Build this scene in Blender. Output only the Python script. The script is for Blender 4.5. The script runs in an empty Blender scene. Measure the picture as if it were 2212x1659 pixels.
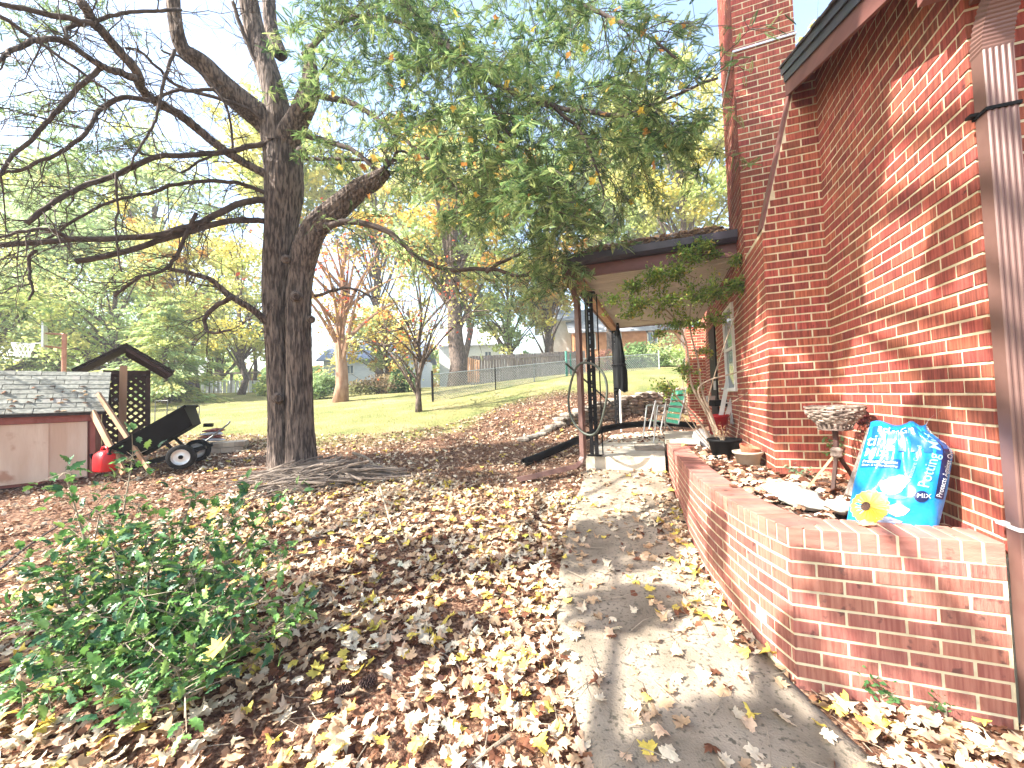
import bpy, math, random
import numpy as np
from mathutils import Vector, Matrix
random.seed(7); rng = np.random.default_rng(7)
R_ = math.radians
sc = bpy.context.scene
COL = sc.collection
# ------------------------------------------------------------------ camera
EYE = np.array([0, 0, 1.43]); FPX = 850.0; CX, CY = 1106.0, 829.5
def _basis(yaw, pitch, roll):
    y, p, r = map(math.radians, (yaw, pitch, roll))
    fwd = np.array([-math.sin(y)*math.cos(p), math.cos(y)*math.cos(p), math.sin(p)])
    rt = np.array([math.cos(y), math.sin(y), 0.0]); up = np.cross(rt, fwd)
    return np.array([rt*math.cos(r)-up*math.sin(r), rt*math.sin(r)+up*math.cos(r), fwd])
RC = _basis(20.8, 2.0, 1.9)
cam = bpy.data.objects.new('camera', bpy.data.cameras.new('camera')); COL.objects.link(cam)
cam.matrix_world = Matrix(((RC[0][0], RC[1][0], -RC[2][0], 0), (RC[0][1], RC[1][1], -RC[2][1], 0), (RC[0][2], RC[1][2], -RC[2][2], 1.43), (0, 0, 0, 1)))
cam.data.sensor_width = 36; cam.data.lens = FPX/2212*36; cam.data.clip_start = .02; cam.data.clip_end = 1500
sc.camera = cam
def at(x, y, d):            # a point of the place, measured on the photograph (2212 px wide), at depth d metres
    return EYE + RC.T @ np.array([(x-CX)/FPX, -(y-CY)/FPX, 1.0])*d
def onz(x, y, z):
    d = RC.T @ np.array([(x-CX)/FPX, -(y-CY)/FPX, 1.0]); return EYE + d*((z-1.43)/d[2])
def ony(x, y, Y):
    d = RC.T @ np.array([(x-CX)/FPX, -(y-CY)/FPX, 1.0]); return EYE + d*(Y/d[1])
def proj(P):                # n x 3 -> px, py, depth
    d = (np.atleast_2d(P)-EYE) @ RC.T
    z = np.where(np.abs(d[:, 2]) < 1e-6, 1e-6, d[:, 2])
    return CX+FPX*d[:, 0]/z, CY-FPX*d[:, 1]/z, d[:, 2]
# ------------------------------------------------------------------ light
SUN_EL, SUN_TO = R_(40), np.array([-.76, -.65])     # towards the sun, horizontally
SUN_TO = SUN_TO/np.linalg.norm(SUN_TO)
SDIR = np.array([SUN_TO[0]*math.cos(SUN_EL), SUN_TO[1]*math.cos(SUN_EL), math.sin(SUN_EL)])
w = bpy.data.worlds.new("World"); sc.world = w; w.use_nodes = True
nt = w.node_tree; sky = nt.nodes.new('ShaderNodeTexSky'); sky.sky_type = 'NISHITA'; sky.sun_disc = False
sky.sun_elevation = SUN_EL; sky.sun_rotation = math.atan2(SUN_TO[0], SUN_TO[1]); sky.air_density = 1.3; sky.dust_density = 2.2; sky.ozone_density = 1.2
bg = nt.nodes['Background']; nt.links.new(sky.outputs[0], bg.inputs[0]); bg.inputs[1].default_value = .15
sl = bpy.data.lights.new('sun', 'SUN'); so = bpy.data.objects.new('sun', sl); COL.objects.link(so)
sl.energy = 5.0; sl.angle = R_(.55); sl.color = (1, .95, .87)
so.rotation_euler = Vector(SDIR).to_track_quat('Z', 'Y').to_euler()
sc.view_settings.view_transform = 'Standard'; sc.view_settings.look = 'None'; sc.view_settings.gamma = 1
sc.view_settings.use_curve_mapping = False; sc.view_settings.exposure = 1.98
sc.cycles.max_bounces = 8; sc.cycles.transparent_max_bounces = 8
# ------------------------------------------------------------------ helpers
WM = {}; GLARE_VEIL = .0022
def thing(name, label, cat, loc=(0, 0, 0), group=None):
    o = bpy.data.objects.new(name, None); o.empty_display_size = .1; COL.objects.link(o); o.location = loc
    o['label'] = label; o['category'] = cat
    if group: o['group'] = group
    WM[o.name] = Matrix.Translation(loc); return o
def tag(o, label=None, cat=None, group=None, kind=None):
    if label: o['label'] = label
    if cat: o['category'] = cat
    if group: o['group'] = group
    if kind: o['kind'] = kind
    return o
def link(name, me, parent=None, M=None):
    o = bpy.data.objects.new(name, me); COL.objects.link(o)
    M = M or Matrix.Identity(4); o.matrix_basis = M
    if parent:
        o.parent = parent; o.matrix_parent_inverse = WM[parent.name].inverted()
    WM[o.name] = M; return o
class MB:
    def __init__(s): s.v = []; s.f = []
    def add(s, vs, fs):
        b = len(s.v); s.v += [tuple(p) for p in vs]; s.f += [tuple(i+b for i in f) for f in fs]; return s
    def box(s, c, size, rz=0, M=None, taper=1.0):
        hx, hy, hz = size[0]/2, size[1]/2, size[2]/2
        vs = [(-hx, -hy, -hz), (hx, -hy, -hz), (hx, hy, -hz), (-hx, hy, -hz), (-hx*taper, -hy*taper, hz), (hx*taper, -hy*taper, hz), (hx*taper, hy*taper, hz), (-hx*taper, hy*taper, hz)]
        if M is None: M = Matrix.Translation(c) @ Matrix.Rotation(rz, 4, 'Z')
        return s.add([M @ Vector(p) for p in vs], [(0, 3, 2, 1), (4, 5, 6, 7), (0, 1, 5, 4), (1, 2, 6, 5), (2, 3, 7, 6), (3, 0, 4, 7)])
    def span(s, a, b): # axis aligned
        a = np.minimum(a, b), np.maximum(a, b)
        return s.box((a[0]+a[1])/2, a[1]-a[0])
    def beam(s, p, q, wd, th, up=(0, 0, 1)):
        p, q = Vector(p), Vector(q); d = (q-p); L = d.length; d.normalize(); u = Vector(up)
        if abs(d.dot(u)) > .98: u = Vector((0, 1, 0))
        x = d.cross(u).normalized(); z = x.cross(d)
        M = Matrix(((x.x, d.x, z.x, 0), (x.y, d.y, z.y, 0), (x.z, d.z, z.z, 0), (0, 0, 0, 1)))
        M.translation = (p+q)/2; return s.box(None, (wd, L, th), M=M)
    def tube(s, pts, r, n=8, wob=0, closed=False):
        P = np.array(pts, float); m = len(P)
        r = np.full(m, r, float) if np.isscalar(r) else np.array(r, float)
        T = np.gradient(P, axis=0)
        if closed: T = np.roll(P, -1, 0)-np.roll(P, 1, 0)
        T /= np.linalg.norm(T, axis=1)[:, None]+1e-9
        u = np.cross(T[0], [0, 0, 1.0]); 
        if np.linalg.norm(u) < .1: u = np.cross(T[0], [1.0, 0, 0])
        u /= np.linalg.norm(u); vs = []
        for i in range(m):
            u = u-T[i]*np.dot(u, T[i]); u /= np.linalg.norm(u)+1e-9; w_ = np.cross(T[i], u)
            for k in range(n):
                a = 2*math.pi*k/n; rr = r[i]*(1+wob*(random.random()-.5)); vs.append(P[i]+rr*(math.cos(a)*u+math.sin(a)*w_))
        fs = []
        for i in range(m if closed else m-1):
            j = (i+1) % m
            for k in range(n): fs.append((i*n+k, i*n+(k+1) % n, j*n+(k+1) % n, j*n+k))
        if not closed: fs += [tuple(range(n))[::-1], tuple(range((m-1)*n, m*n))]
        return s.add(vs, fs)
    def lathe(s, c, prof, n=20, ax=None):
        vs = []
        for r, z in prof:
            for k in range(n): a = 2*math.pi*k/n; vs.append((r*math.cos(a), r*math.sin(a), z))
        M = Matrix.Translation(c)
        if ax is not None: M = M @ Vector(ax).to_track_quat('Z', 'Y').to_matrix().to_4x4()
        fs = [(i*n+k, i*n+(k+1) % n, (i+1)*n+(k+1) % n, (i+1)*n+k) for i in range(len(prof)-1) for k in range(n)]
        return s.add([M @ Vector(p) for p in vs], fs)
    def mesh(s, name, mat, smooth=False):
        me = bpy.data.meshes.new(name); me.from_pydata(s.v, [], s.f); me.materials.append(mat)
        if smooth: me.polygons.foreach_set('use_smooth', [True]*len(me.polygons))
        me.validate(); return me
    def build(s, name, mat, parent=None, smooth=False, M=None):
        return link(name, s.mesh(name, mat, smooth), parent, M)
def npmesh(name, V, Fq, mat, col=None, smooth=False):   # V n x 3, Fq m x k faces
    me = bpy.data.meshes.new(name); n, m, k = len(V), len(Fq), Fq.shape[1]
    me.vertices.add(n); me.vertices.foreach_set('co', np.asarray(V, np.float32).ravel())
    me.loops.add(m*k); me.loops.foreach_set('vertex_index', Fq.astype(np.int32).ravel())
    me.polygons.add(m); me.polygons.foreach_set('loop_start', np.arange(0, m*k, k, dtype=np.int32))
    if smooth: me.polygons.foreach_set('use_smooth', np.ones(m, bool))
    me.materials.append(mat)
    if col is not None:
        a = me.color_attributes.new('Col', 'FLOAT_COLOR', 'POINT'); c4 = np.ones((n, 4), np.float32); c4[:, :3] = col; a.data.foreach_set('color', c4.ravel())
    me.update(calc_edges=True); return me
def scatter(name, TV, TF, pos, Rm, scale, mat, cols, parent=None):
    """copies of a template (TV k x 3, TF m x q) at pos with rotation matrices Rm, joined in one mesh"""
    N, k = len(pos), len(TV)
    V = np.einsum('nij,kj->nki', Rm, TV)*np.asarray(scale).reshape(-1, 1, 1)+pos[:, None, :]
    Fq = (TF[None]+(np.arange(N)*k)[:, None, None]).reshape(-1, TF.shape[1])
    return link(name, npmesh(name, V.reshape(-1, 3), Fq, mat, np.repeat(cols, k, 0)), parent)
def rot_n(N, nrm=None, tilt=1.0):
    """random rotations: z axis near nrm with tilt"""
    z = rng.normal(size=(N, 3))*tilt + (np.array([0, 0, 1.0]) if nrm is None else nrm)
    z /= np.linalg.norm(z, axis=1)[:, None]; a = rng.normal(size=(N, 3)); x = np.cross(a, z); x /= np.linalg.norm(x, axis=1)[:, None]
    return np.stack([x, np.cross(z, x), z], 2)
def aim(D):  # rotation whose x axis follows D (n x 3), z roughly up with noise
    x = D/np.linalg.norm(D, axis=1)[:, None]; up = np.array([0, 0, 1.0])+rng.normal(size=x.shape)*.35
    y = np.cross(up, x); y /= np.linalg.norm(y, axis=1)[:, None]
    return np.stack([x, y, np.cross(x, y)], 2)
def pick(cols, N, jit=.15, wts=None):
    c = np.array(cols, float); i = rng.choice(len(c), N, p=wts); return np.clip(c[i]*(1+rng.normal(size=(N, 1))*jit), 0, 1)
# ------------------------------------------------------------------ materials
def mat(name, c1, c2=None, scale=8, rough=.8, bump=.2, bscale=None, stretch=(1, 1, 1), rand=.0, metal=0, detail=6, coord='Object', spots=None, bdist=.01, contrast=(.35, .65)):
    m = bpy.data.materials.new(name); m.use_nodes = True; t = m.node_tree; N = t.nodes; Lk = t.links.new
    b = N['Principled BSDF']; b.inputs['Roughness'].default_value = rough; b.inputs['Metallic'].default_value = metal
    tc = N.new('ShaderNodeNewGeometry').outputs['Position'] if coord == 'World' else N.new('ShaderNodeTexCoord').outputs[coord]
    mp = N.new('ShaderNodeMapping'); mp.inputs['Scale'].default_value = stretch; Lk(tc, mp.inputs[0])
    no = N.new('ShaderNodeTexNoise'); no.inputs['Scale'].default_value = scale; no.inputs['Detail'].default_value = detail; Lk(mp.outputs[0], no.inputs['Vector'])
    rp = N.new('ShaderNodeMapRange'); rp.inputs[1].default_value = contrast[0]; rp.inputs[2].default_value = contrast[1]; Lk(no.outputs[0], rp.inputs[0])
    mx = N.new('ShaderNodeMix'); mx.data_type = 'RGBA'; mx.inputs['A'].default_value = (*c1, 1); mx.inputs['B'].default_value = (*(c2 or c1), 1); Lk(rp.outputs[0], mx.inputs['Factor'])
    out = mx.outputs['Result']
    if spots:   # (colour, scale, threshold)
        n2 = N.new('ShaderNodeTexNoise'); n2.inputs['Scale'].default_value = spots[1]; n2.inputs['Detail'].default_value = 8; Lk(tc, n2.inputs['Vector'])
        r2 = N.new('ShaderNodeMapRange'); r2.inputs[1].default_value = spots[2]; r2.inputs[2].default_value = spots[2]+.09; Lk(n2.outputs[0], r2.inputs[0])
        m2 = N.new('ShaderNodeMix'); m2.data_type = 'RGBA'; Lk(r2.outputs[0], m2.inputs['Factor']); Lk(out, m2.inputs['A']); m2.inputs['B'].default_value = (*spots[0], 1); out = m2.outputs['Result']
    if rand:
        oi = N.new('ShaderNodeObjectInfo'); ge = N.new('ShaderNodeNewGeometry'); ad = N.new('ShaderNodeMath'); Lk(oi.outputs['Random'], ad.inputs[0]); Lk(ge.outputs['Random Per Island'], ad.inputs[1])
        fr = N.new('ShaderNodeMath'); fr.operation = 'FRACT'; Lk(ad.outputs[0], fr.inputs[0])
        hs = N.new('ShaderNodeHueSaturation'); r3 = N.new('ShaderNodeMapRange'); r3.inputs[3].default_value = 1-rand; r3.inputs[4].default_value = 1+rand; Lk(fr.outputs[0], r3.inputs[0]); Lk(r3.outputs[0], hs.inputs['Value']); Lk(out, hs.inputs['Color'])
        r4 = N.new('ShaderNodeMapRange'); r4.inputs[3].default_value = .5-rand*.03; r4.inputs[4].default_value = .5+rand*.03
        f7 = N.new('ShaderNodeMath'); f7.operation = 'MULTIPLY'; f7.inputs[1].default_value = 7.3; Lk(fr.outputs[0], f7.inputs[0]); f8 = N.new('ShaderNodeMath'); f8.operation = 'FRACT'; Lk(f7.outputs[0], f8.inputs[0])
        Lk(f8.outputs[0], r4.inputs[0]); Lk(r4.outputs[0], hs.inputs['Hue']); out = hs.outputs[0]
    Lk(out, b.inputs['Base Color'])
    if bump:
        nb = N.new('ShaderNodeTexNoise'); nb.inputs['Scale'].default_value = bscale or scale*4; nb.inputs['Detail'].default_value = 5; Lk(mp.outputs[0], nb.inputs['Vector'])
        bp = N.new('ShaderNodeBump'); bp.inputs['Strength'].default_value = bump; bp.inputs['Distance'].default_value = bdist; Lk(nb.outputs[0], bp.inputs['Height']); Lk(bp.outputs[0], b.inputs['Normal'])
    return m
def leafmat(name, col=None, trans=.45, rough=.5, rand=.15, spec=.3):
    m = bpy.data.materials.new(name); m.use_nodes = True; t = m.node_tree; N = t.nodes; Lk = t.links.new
    b = N['Principled BSDF']; b.inputs['Roughness'].default_value = rough; b.inputs['Specular IOR Level'].default_value = spec
    if col is None:
        a = N.new('ShaderNodeAttribute'); a.attribute_name = 'Col'; out = a.outputs['Color']
    else:
        a = N.new('ShaderNodeRGB'); a.outputs[0].default_value = (*col, 1); out = a.outputs[0]
    hs = N.new('ShaderNodeHueSaturation'); oi = N.new('ShaderNodeObjectInfo'); r3 = N.new('ShaderNodeMapRange'); r3.inputs[3].default_value = 1-rand; r3.inputs[4].default_value = 1+rand
    Lk(oi.outputs['Random'], r3.inputs[0]); Lk(r3.outputs[0], hs.inputs['Value']); Lk(out, hs.inputs['Color'])
    no = N.new('ShaderNodeTexNoise'); no.inputs['Scale'].default_value = 60; ge = N.new('ShaderNodeNewGeometry'); Lk(ge.outputs['Position'], no.inputs['Vector'])
    h2 = N.new('ShaderNodeHueSaturation'); r5 = N.new('ShaderNodeMapRange'); r5.inputs[3].default_value = .65; r5.inputs[4].default_value = 1.3; Lk(no.outputs[0], r5.inputs[0]); Lk(r5.outputs[0], h2.inputs['Value']); Lk(hs.outputs[0], h2.inputs['Color'])
    out = h2.outputs[0]; Lk(out, b.inputs['Base Color'])
    tr = N.new('ShaderNodeBsdfTranslucent'); Lk(out, tr.inputs['Color']); ms = N.new('ShaderNodeMixShader'); ms.inputs[0].default_value = trans
    Lk(b.outputs[0], ms.inputs[1]); Lk(tr.outputs[0], ms.inputs[2]); Lk(ms.outputs[0], N['Material Output'].inputs['Surface']); return m
M_ = dict(
 brick=mat('red_wirecut_brick', (.18, .036, .022), (.37, .092, .055), 9, .85, .9, 60, (9, 9, .6), .30, coord='World', spots=((.10, .025, .02), 26, .66), bdist=.004),
 pbrick=mat('weathered_pink_brick', (.25, .08, .058), (.37, .15, .11), 9, .85, .9, 60, (9, 9, .6), .22, coord='World', spots=((.13, .05, .04), 20, .62), bdist=.004),
 cap=mat('rowlock_brick', (.27, .10, .075), (.38, .16, .12), 7, .85, .6, 60, (1, 1, 5), .22, coord='World', spots=((.12, .05, .04), 14, .62), bdist=.003),
 mortar=mat('cream_mortar', (.50, .43, .28), (.64, .56, .38), 14, .95, .5, 90, coord='World', bdist=.004, spots=((.30, .26, .2), 5, .62)),
 conc=mat('weathered_concrete', (.175, .14, .10), (.34, .28, .21), 3.2, .95, .9, 110, coord='World', spots=((.10, .085, .06), 45, .56), bdist=.006),
 slab=mat('smooth_concrete', (.44, .39, .30), (.60, .55, .45), 4, .9, .4, 60, coord='World', spots=((.28, .24, .17), 3, .6), bdist=.004),
 found=mat('foundation_concrete', (.48, .47, .40), (.66, .64, .56), 4, .9, .5, 40, coord='World', bdist=.006),
 soil=mat('dark_soil', (.045, .022, .014), (.12, .065, .045), 18, 1, 1.0, 60, coord='World', bdist=.02),
 bark=mat('grey_brown_bark', (.05, .036, .03), (.20, .15, .12), 34, .95, 1.0, 30, (1, 1, .16), coord='World', bdist=.05, contrast=(.42, .6)),
 twig=mat('dark_twig_bark', (.05, .034, .028), (.11, .08, .065), 12, .9, .5, coord='World'),
 palebark=mat('pale_bark', (.22, .17, .12), (.36, .29, .21), 14, .9, .7, coord='World', stretch=(1, 1, .3)),
 brush=mat('grey_dead_stick', (.10, .075, .06), (.30, .24, .19), 5, .9, .4, coord='World'),
 redbark=mat('red_brown_bark', (.24, .13, .08), (.38, .24, .16), 10, .9, .7, coord='World', stretch=(1, 1, .4)),
 brownmetal=mat('brown_painted_metal', (.12, .062, .05), (.15, .08, .066), 6, .45, .08, coord='World'),
 fascia=mat('brown_painted_board', (.125, .045, .036), (.17, .068, .055), 4, .6, .2, 30, (1, .3, 3), coord='World', bdist=.003),
 purplegutter=mat('dark_gutter', (.022, .018, .03), (.04, .03, .045), 5, .4, .1, coord='World'),
 black=mat('black_plastic', (.004, .004, .0045), (.007, .007, .0075), 5, .6, .1),
 blackmetal=mat('black_iron', (.005, .005, .006), (.010, .009, .009), 20, .6, .2),
 rubber=mat('black_rubber', (.012, .012, .013), (.022, .021, .02), 20, .8, .3),
 cover=mat('grey_black_cloth', (.006, .0065, .007), (.018, .019, .02), 14, .85, .5, 30, (1, 1, .2)),
 alum=mat('aluminium', (.55, .55, .55), (.7, .7, .7), 10, .4, .05, metal=.6),
 white=mat('white_paint', (.72, .72, .70), (.82, .82, .8), 5, .6, .1),
 offwhite=mat('off_white_panel', (.45, .41, .35), (.56, .52, .46), 2.5, .7, .1, coord='World'),
 shing=mat('grey_shingle', (.19, .19, .165), (.34, .34, .29), 25, .95, .8, 120, rand=.2, coord='World', spots=((.30, .28, .25), 6, .6)),
 dshing=mat('dark_shingle', (.028, .02, .018), (.07, .05, .044), 25, .95, .8, 120, rand=.2, coord='World'),
 redwood=mat('red_brown_trim', (.22, .055, .04), (.32, .10, .075), 9, .7, .4, 30, (1, 1, .3), rand=.1),
 shedpanel=mat('tan_shed_panel', (.58, .40, .29), (.70, .54, .42), 6, .8, .25, 50, (1, 1, .2), spots=((.44, .24, .16), 3.5, .64)),
 wood=mat('tan_lumber', (.34, .19, .10), (.48, .29, .17), 9, .75, .4, 40, (1, 1, .15), rand=.15),
 dwood=mat('dark_lattice_wood', (.035, .015, .011), (.07, .03, .022), 12, .8, .4, rand=.2),
 greywood=mat('grey_weathered_wood', (.13, .10, .085), (.30, .25, .22), 12, .9, .6, 50, (6, 6, .4), rand=.25, coord='World'),
 red=mat('red_plastic', (.50, .01, .014), (.60, .015, .02), 5, .35, .05),
 terracotta=mat('terracotta', (.30, .09, .045), (.42, .15, .08), 14, .85, .3),
 cream=mat('cream_pot', (.34, .28, .21), (.48, .42, .34), 8, .8, .3),
 stone=mat('field_stone', (.13, .11, .09), (.36, .31, .25), 6, .95, .9, 25, rand=.3, coord='World'),
 bagblue=mat('blue_plastic_film', (.006, .17, .48), (.010, .23, .58), 5, .28, .35, 22, bdist=.012),
 bagdark=mat('deep_blue_print', (.004, .07, .30), (.006, .10, .36), 5, .3, .3, 22),
 navy=mat('navy_print', (.005, .012, .06), None, 5, .35, 0),
 print_white=mat('white_print', (.60, .65, .70), None, 5, .4, 0),
 print_pale=mat('pale_blue_print', (.24, .48, .72), None, 5, .4, 0),
 print_lilac=mat('grey_lilac_print', (.22, .25, .36), (.34, .36, .46), 30, .4, .1),
 yellow=mat('yellow_petal_print', (.52, .38, .03), (.70, .55, .07), 14, .4, .1),
 orange=mat('orange_petal_print', (.52, .26, .15), (.62, .38, .26), 14, .4, .1),
 greenweb=mat('green_webbing', (.05, .34, .20), (.09, .45, .28), 12, .7, .3),
 greenpost=mat('green_painted_steel', (.03, .16, .12), (.06, .22, .17), 10, .5, .1),
 galv=mat('galvanised_wire', (.25, .27, .26), (.4, .42, .41), 20, .5, 0, metal=.3),
 darkred=mat('dark_red_seedpod', (.05, .006, .008), (.12, .02, .02), 20, .4, .3),
 wicker=mat('weathered_wicker', (.10, .07, .055), (.34, .27, .22), 18, .85, .6, 60, rand=.25),
 plastic=mat('milky_plastic', (.34, .37, .32), (.52, .53, .47), 9, .3, .9, 12, bdist=.03),
 orangebrick=mat('orange_brick', (.48, .20, .09), (.62, .30, .15), 3, .9, 0, coord='World'),
 whitewall=mat('white_siding', (.62, .66, .72), (.74, .77, .82), 2, .7, .1, coord='World', stretch=(1, 1, 9)),
 blueroof=mat('blue_grey_roof', (.16, .20, .30), (.24, .28, .38), 4, .9, .1, coord='World'),
 greyroof=mat('pale_grey_roof', (.34, .36, .42), (.46, .48, .54), 4, .9, .1, coord='World'),
 hose=mat('grey_green_hose', (.035, .042, .032), (.06, .07, .05), 10, .5, .1),
 pallet=mat('pale_paver', (.42, .34, .26), (.56, .47, .38), 9, .9, .4, rand=.2),
 orangemetal=mat('rust_orange_pole', (.36, .13, .07), (.46, .2, .12), 9, .6, .1),
)
def emitless_glass(name, c):
    m = bpy.data.materials.new(name); m.use_nodes = True; b = m.node_tree.nodes['Principled BSDF']; b.inputs['Base Color'].default_value = (*c, 1); b.inputs['Roughness'].default_value = .08; b.inputs['Specular IOR Level'].default_value = .8; return m
for k_ in ('black', 'blackmetal', 'cover', 'rubber'): M_[k_].node_tree.nodes['Principled BSDF'].inputs['Specular IOR Level'].default_value = .12
M_['glass'] = emitless_glass('window_glass', (.10, .14, .19))
M_['acrylic'] = emitless_glass('white_backboard_gloss', (.8, .82, .85))
M_['litter'] = leafmat('fallen_leaf_surface', None, .25, .7, .12, .15)
M_['needle'] = leafmat('hemlock_needles', None, .40, .6, .1, .25)
M_['foliage'] = leafmat('tree_leaves', None, .55, .6, .1, .2)
M_['holly'] = leafmat('glossy_holly', None, .25, .42, .25, .5)
# ------------------------------------------------------------------ terrain
CT = [(0, 0, -.04), (1.5, -1, -.08), (-3, -1.5, .02), (-6, -3, .15), (-2.1, .6, .02), (-1.4, 1.1, -.01), (1.3, 2.2, .03), (2.5, 2, .0), (.5, 2.3, .03), (.25, 3.3, .08), (.2, 3.9, .17), (.1, 4.9, .27), (0, 5.45, .39), (-1, 5.45, .39), (-1, 4.3, .22), (-.8, 2.9, .05), (-1.2, 5.9, .42),
 (-2.2, 3.2, .17), (-3.4, 2.6, .27), (-3.5, 4.5, .42), (-4.9, 4.16, .57), (-7.35, 3.0, .54), (-8.2, 2.5, .52), (-6.4, 3.6, .60), (-8, 3.6, .68), (-7.6, 4.6, .74), (-10.7, 10.9, 1.54), (-5.8, 8.5, 1.18), (-6.5, 10.4, 1.39), (-3.35, 14.7, 2.23),
 (-26, 13.4, 2.28), (-21, 15.5, 2.14), (-14, 18.2, 1.94), (.2, 18.2, 2.6), (-13, 5.5, 1.0), (-2, 5.7, .43), (-1.8, 5.2, .34), (1.5, 6, .45), (1, 9, .5), (-.9, 8.5, .52), (-2.4, 7.6, .62), (-5, 1.6, .34), (-12, 0, .5)]
SW = [(1195, 918, 8.0, .12), (1262, 914, 8.8, .34), (1330, 911, 9.5, .55), (1400, 907, 10.1, .70), (1490, 903, 10.5, .78)]
SWP = []
for x, y, d, h in SW:
    p = at(x, y, d); SWP.append((p, h)); CT.append((p[0], p[1]-.1, p[2]-.02)); CT.append((p[0]+.05, p[1]+.45, p[2]+h-.02)); CT.append((p[0]+.1, p[1]+1.4, p[2]+h+.15))
for a in range(0, 360, 30): CT.append((90*math.cos(R_(a)), 90*math.sin(R_(a)), 3.0 if math.sin(R_(a)) > -.1 else .5))
CT = np.array(CT, float)
_d = np.linalg.norm(CT[:, None, :2]-CT[None, :, :2], axis=2); _n = len(CT)
_A = np.zeros((_n+3, _n+3)); _A[:_n, :_n] = _d-np.eye(_n)*.12; _A[:_n, _n] = 1; _A[:_n, _n+1:] = CT[:, :2]; _A[_n, :_n] = 1; _A[_n+1:, :_n] = CT[:, :2].T
_w = np.linalg.solve(_A, np.r_[CT[:, 2], 0, 0, 0])
def G(x, y):
    x = np.atleast_1d(np.asarray(x, float)); y = np.atleast_1d(np.asarray(y, float)); s = x.shape; P = np.stack([x.ravel(), y.ravel()], 1)
    o = np.empty(len(P))
    for i in range(0, len(P), 20000):
        q = P[i:i+20000]; o[i:i+20000] = np.linalg.norm(q[:, None]-CT[None, :, :2], axis=2) @ _w[:_n]+_w[_n]+q @ _w[_n+1:]
    return o.reshape(s)
def g1(x, y): return float(G(x, y)[0])
LXB = [-40, -20, -9, -6.5, -5, -4.4, -3.6, -2.5, 0, 40]; LYB = [2, 3, 4.6, 5.0, 5.7, 6.5, 9.0, 10.8, 11.3, 11.5]
def lawn(x, y): return np.clip((y-np.interp(x, LXB, LYB))/.9+.5, 0, 1)
def wav(x, y, s, ph=0): return np.sin(x*s+1.7*np.sin(y*s*.7+ph)+ph)*np.sin(y*s*1.13+1.3*np.sin(x*s*.6+ph*2)+ph)
def warp(n, lo, hi, c, tight):
    t = np.linspace(-1, 1, n); s = np.sinh(t*tight)/np.sinh(tight); return np.where(s < 0, c+s*(c-lo), c+s*(hi-c))
gx = warp(300, -160, 160, -2.5, 4.6); gy = warp(300, -60, 200, 3.0, 4.6)
GX, GY = np.meshgrid(gx, gy); GZ = G(GX, GY)+.006*wav(GX, GY, 9)+.004*wav(GX, GY, 23, 1)-.004
_nx = len(gx); _i = np.arange(_nx-1); I, J = np.meshgrid(_i, _i); q = (J*_nx+I).ravel()
lf = lawn(GX+.35*wav(GX, GY, 1.3), GY+.5*wav(GX, GY, 1.1, 2)); 
gme = npmesh('ground', np.stack([GX.ravel(), GY.ravel(), GZ.ravel()], 1), np.stack([q, q+1, q+_nx+1, q+_nx], 1), bpy.data.materials.new('leafy_soil_and_lawn'), np.repeat(lf.reshape(-1, 1), 3, 1), True)
def ground_mat(m):
    m.use_nodes = True; t = m.node_tree; N = t.nodes; Lk = t.links.new; b = N['Principled BSDF']; b.inputs['Roughness'].default_value = 1; b.inputs['Specular IOR Level'].default_value = .1
    ge = N.new('ShaderNodeNewGeometry').outputs['Position']; a = N.new('ShaderNodeAttribute'); a.attribute_name = 'Col'
    def noise(s, d=6):
        n = N.new('ShaderNodeTexNoise'); n.inputs['Scale'].default_value = s; n.inputs['Detail'].default_value = d; Lk(ge, n.inputs['Vector']); return n.outputs[0]
    def ramp(src, els):
        r = N.new('ShaderNodeValToRGB'); Lk(src, r.inputs[0]); e = r.color_ramp.elements
        e[0].position, e[0].color = els[0][0], (*els[0][1], 1); e[1].position, e[1].color = els[-1][0], (*els[-1][1], 1)
        for p, c in els[1:-1]: k = e.new(p); k.color = (*c, 1)
        return r.outputs[0]
    soil = ramp(noise(45, 8), [(.3, (.055, .026, .017)), (.5, (.16, .085, .055)), (.62, (.32, .20, .13)), (.75, (.50, .37, .26))])
    grass = ramp(noise(1.1, 9), [(.3, (.17, .20, .075)), (.5, (.275, .26, .105)), (.7, (.37, .31, .17))])
    fine = ramp(noise(30, 5), [(.3, (.5, .5, .5)), (.7, (1.25, 1.25, 1.2))])
    mg = N.new('ShaderNodeMix'); mg.data_type = 'RGBA'; mg.blend_type = 'MULTIPLY'; mg.inputs['Factor'].default_value = 1; Lk(grass, mg.inputs['A']); Lk(fine, mg.inputs['B'])
    mx = N.new('ShaderNodeMix'); mx.data_type = 'RGBA'; Lk(a.outputs['Fac'], mx.inputs['Factor']); Lk(soil, mx.inputs['A']); Lk(mg.outputs['Result'], mx.inputs['B']); Lk(mx.outputs['Result'], b.inputs['Base Color'])
    bp = N.new('ShaderNodeBump'); bp.inputs['Strength'].default_value = 1; bp.inputs['Distance'].default_value = .03; Lk(noise(50, 8), bp.inputs['Height']); Lk(bp.outputs[0], b.inputs['Normal'])
ground_mat(gme.materials[0])
ground = tag(link('ground', gme), kind='structure', label='sloping ground of brown leaf litter turning into pale lawn')
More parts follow.
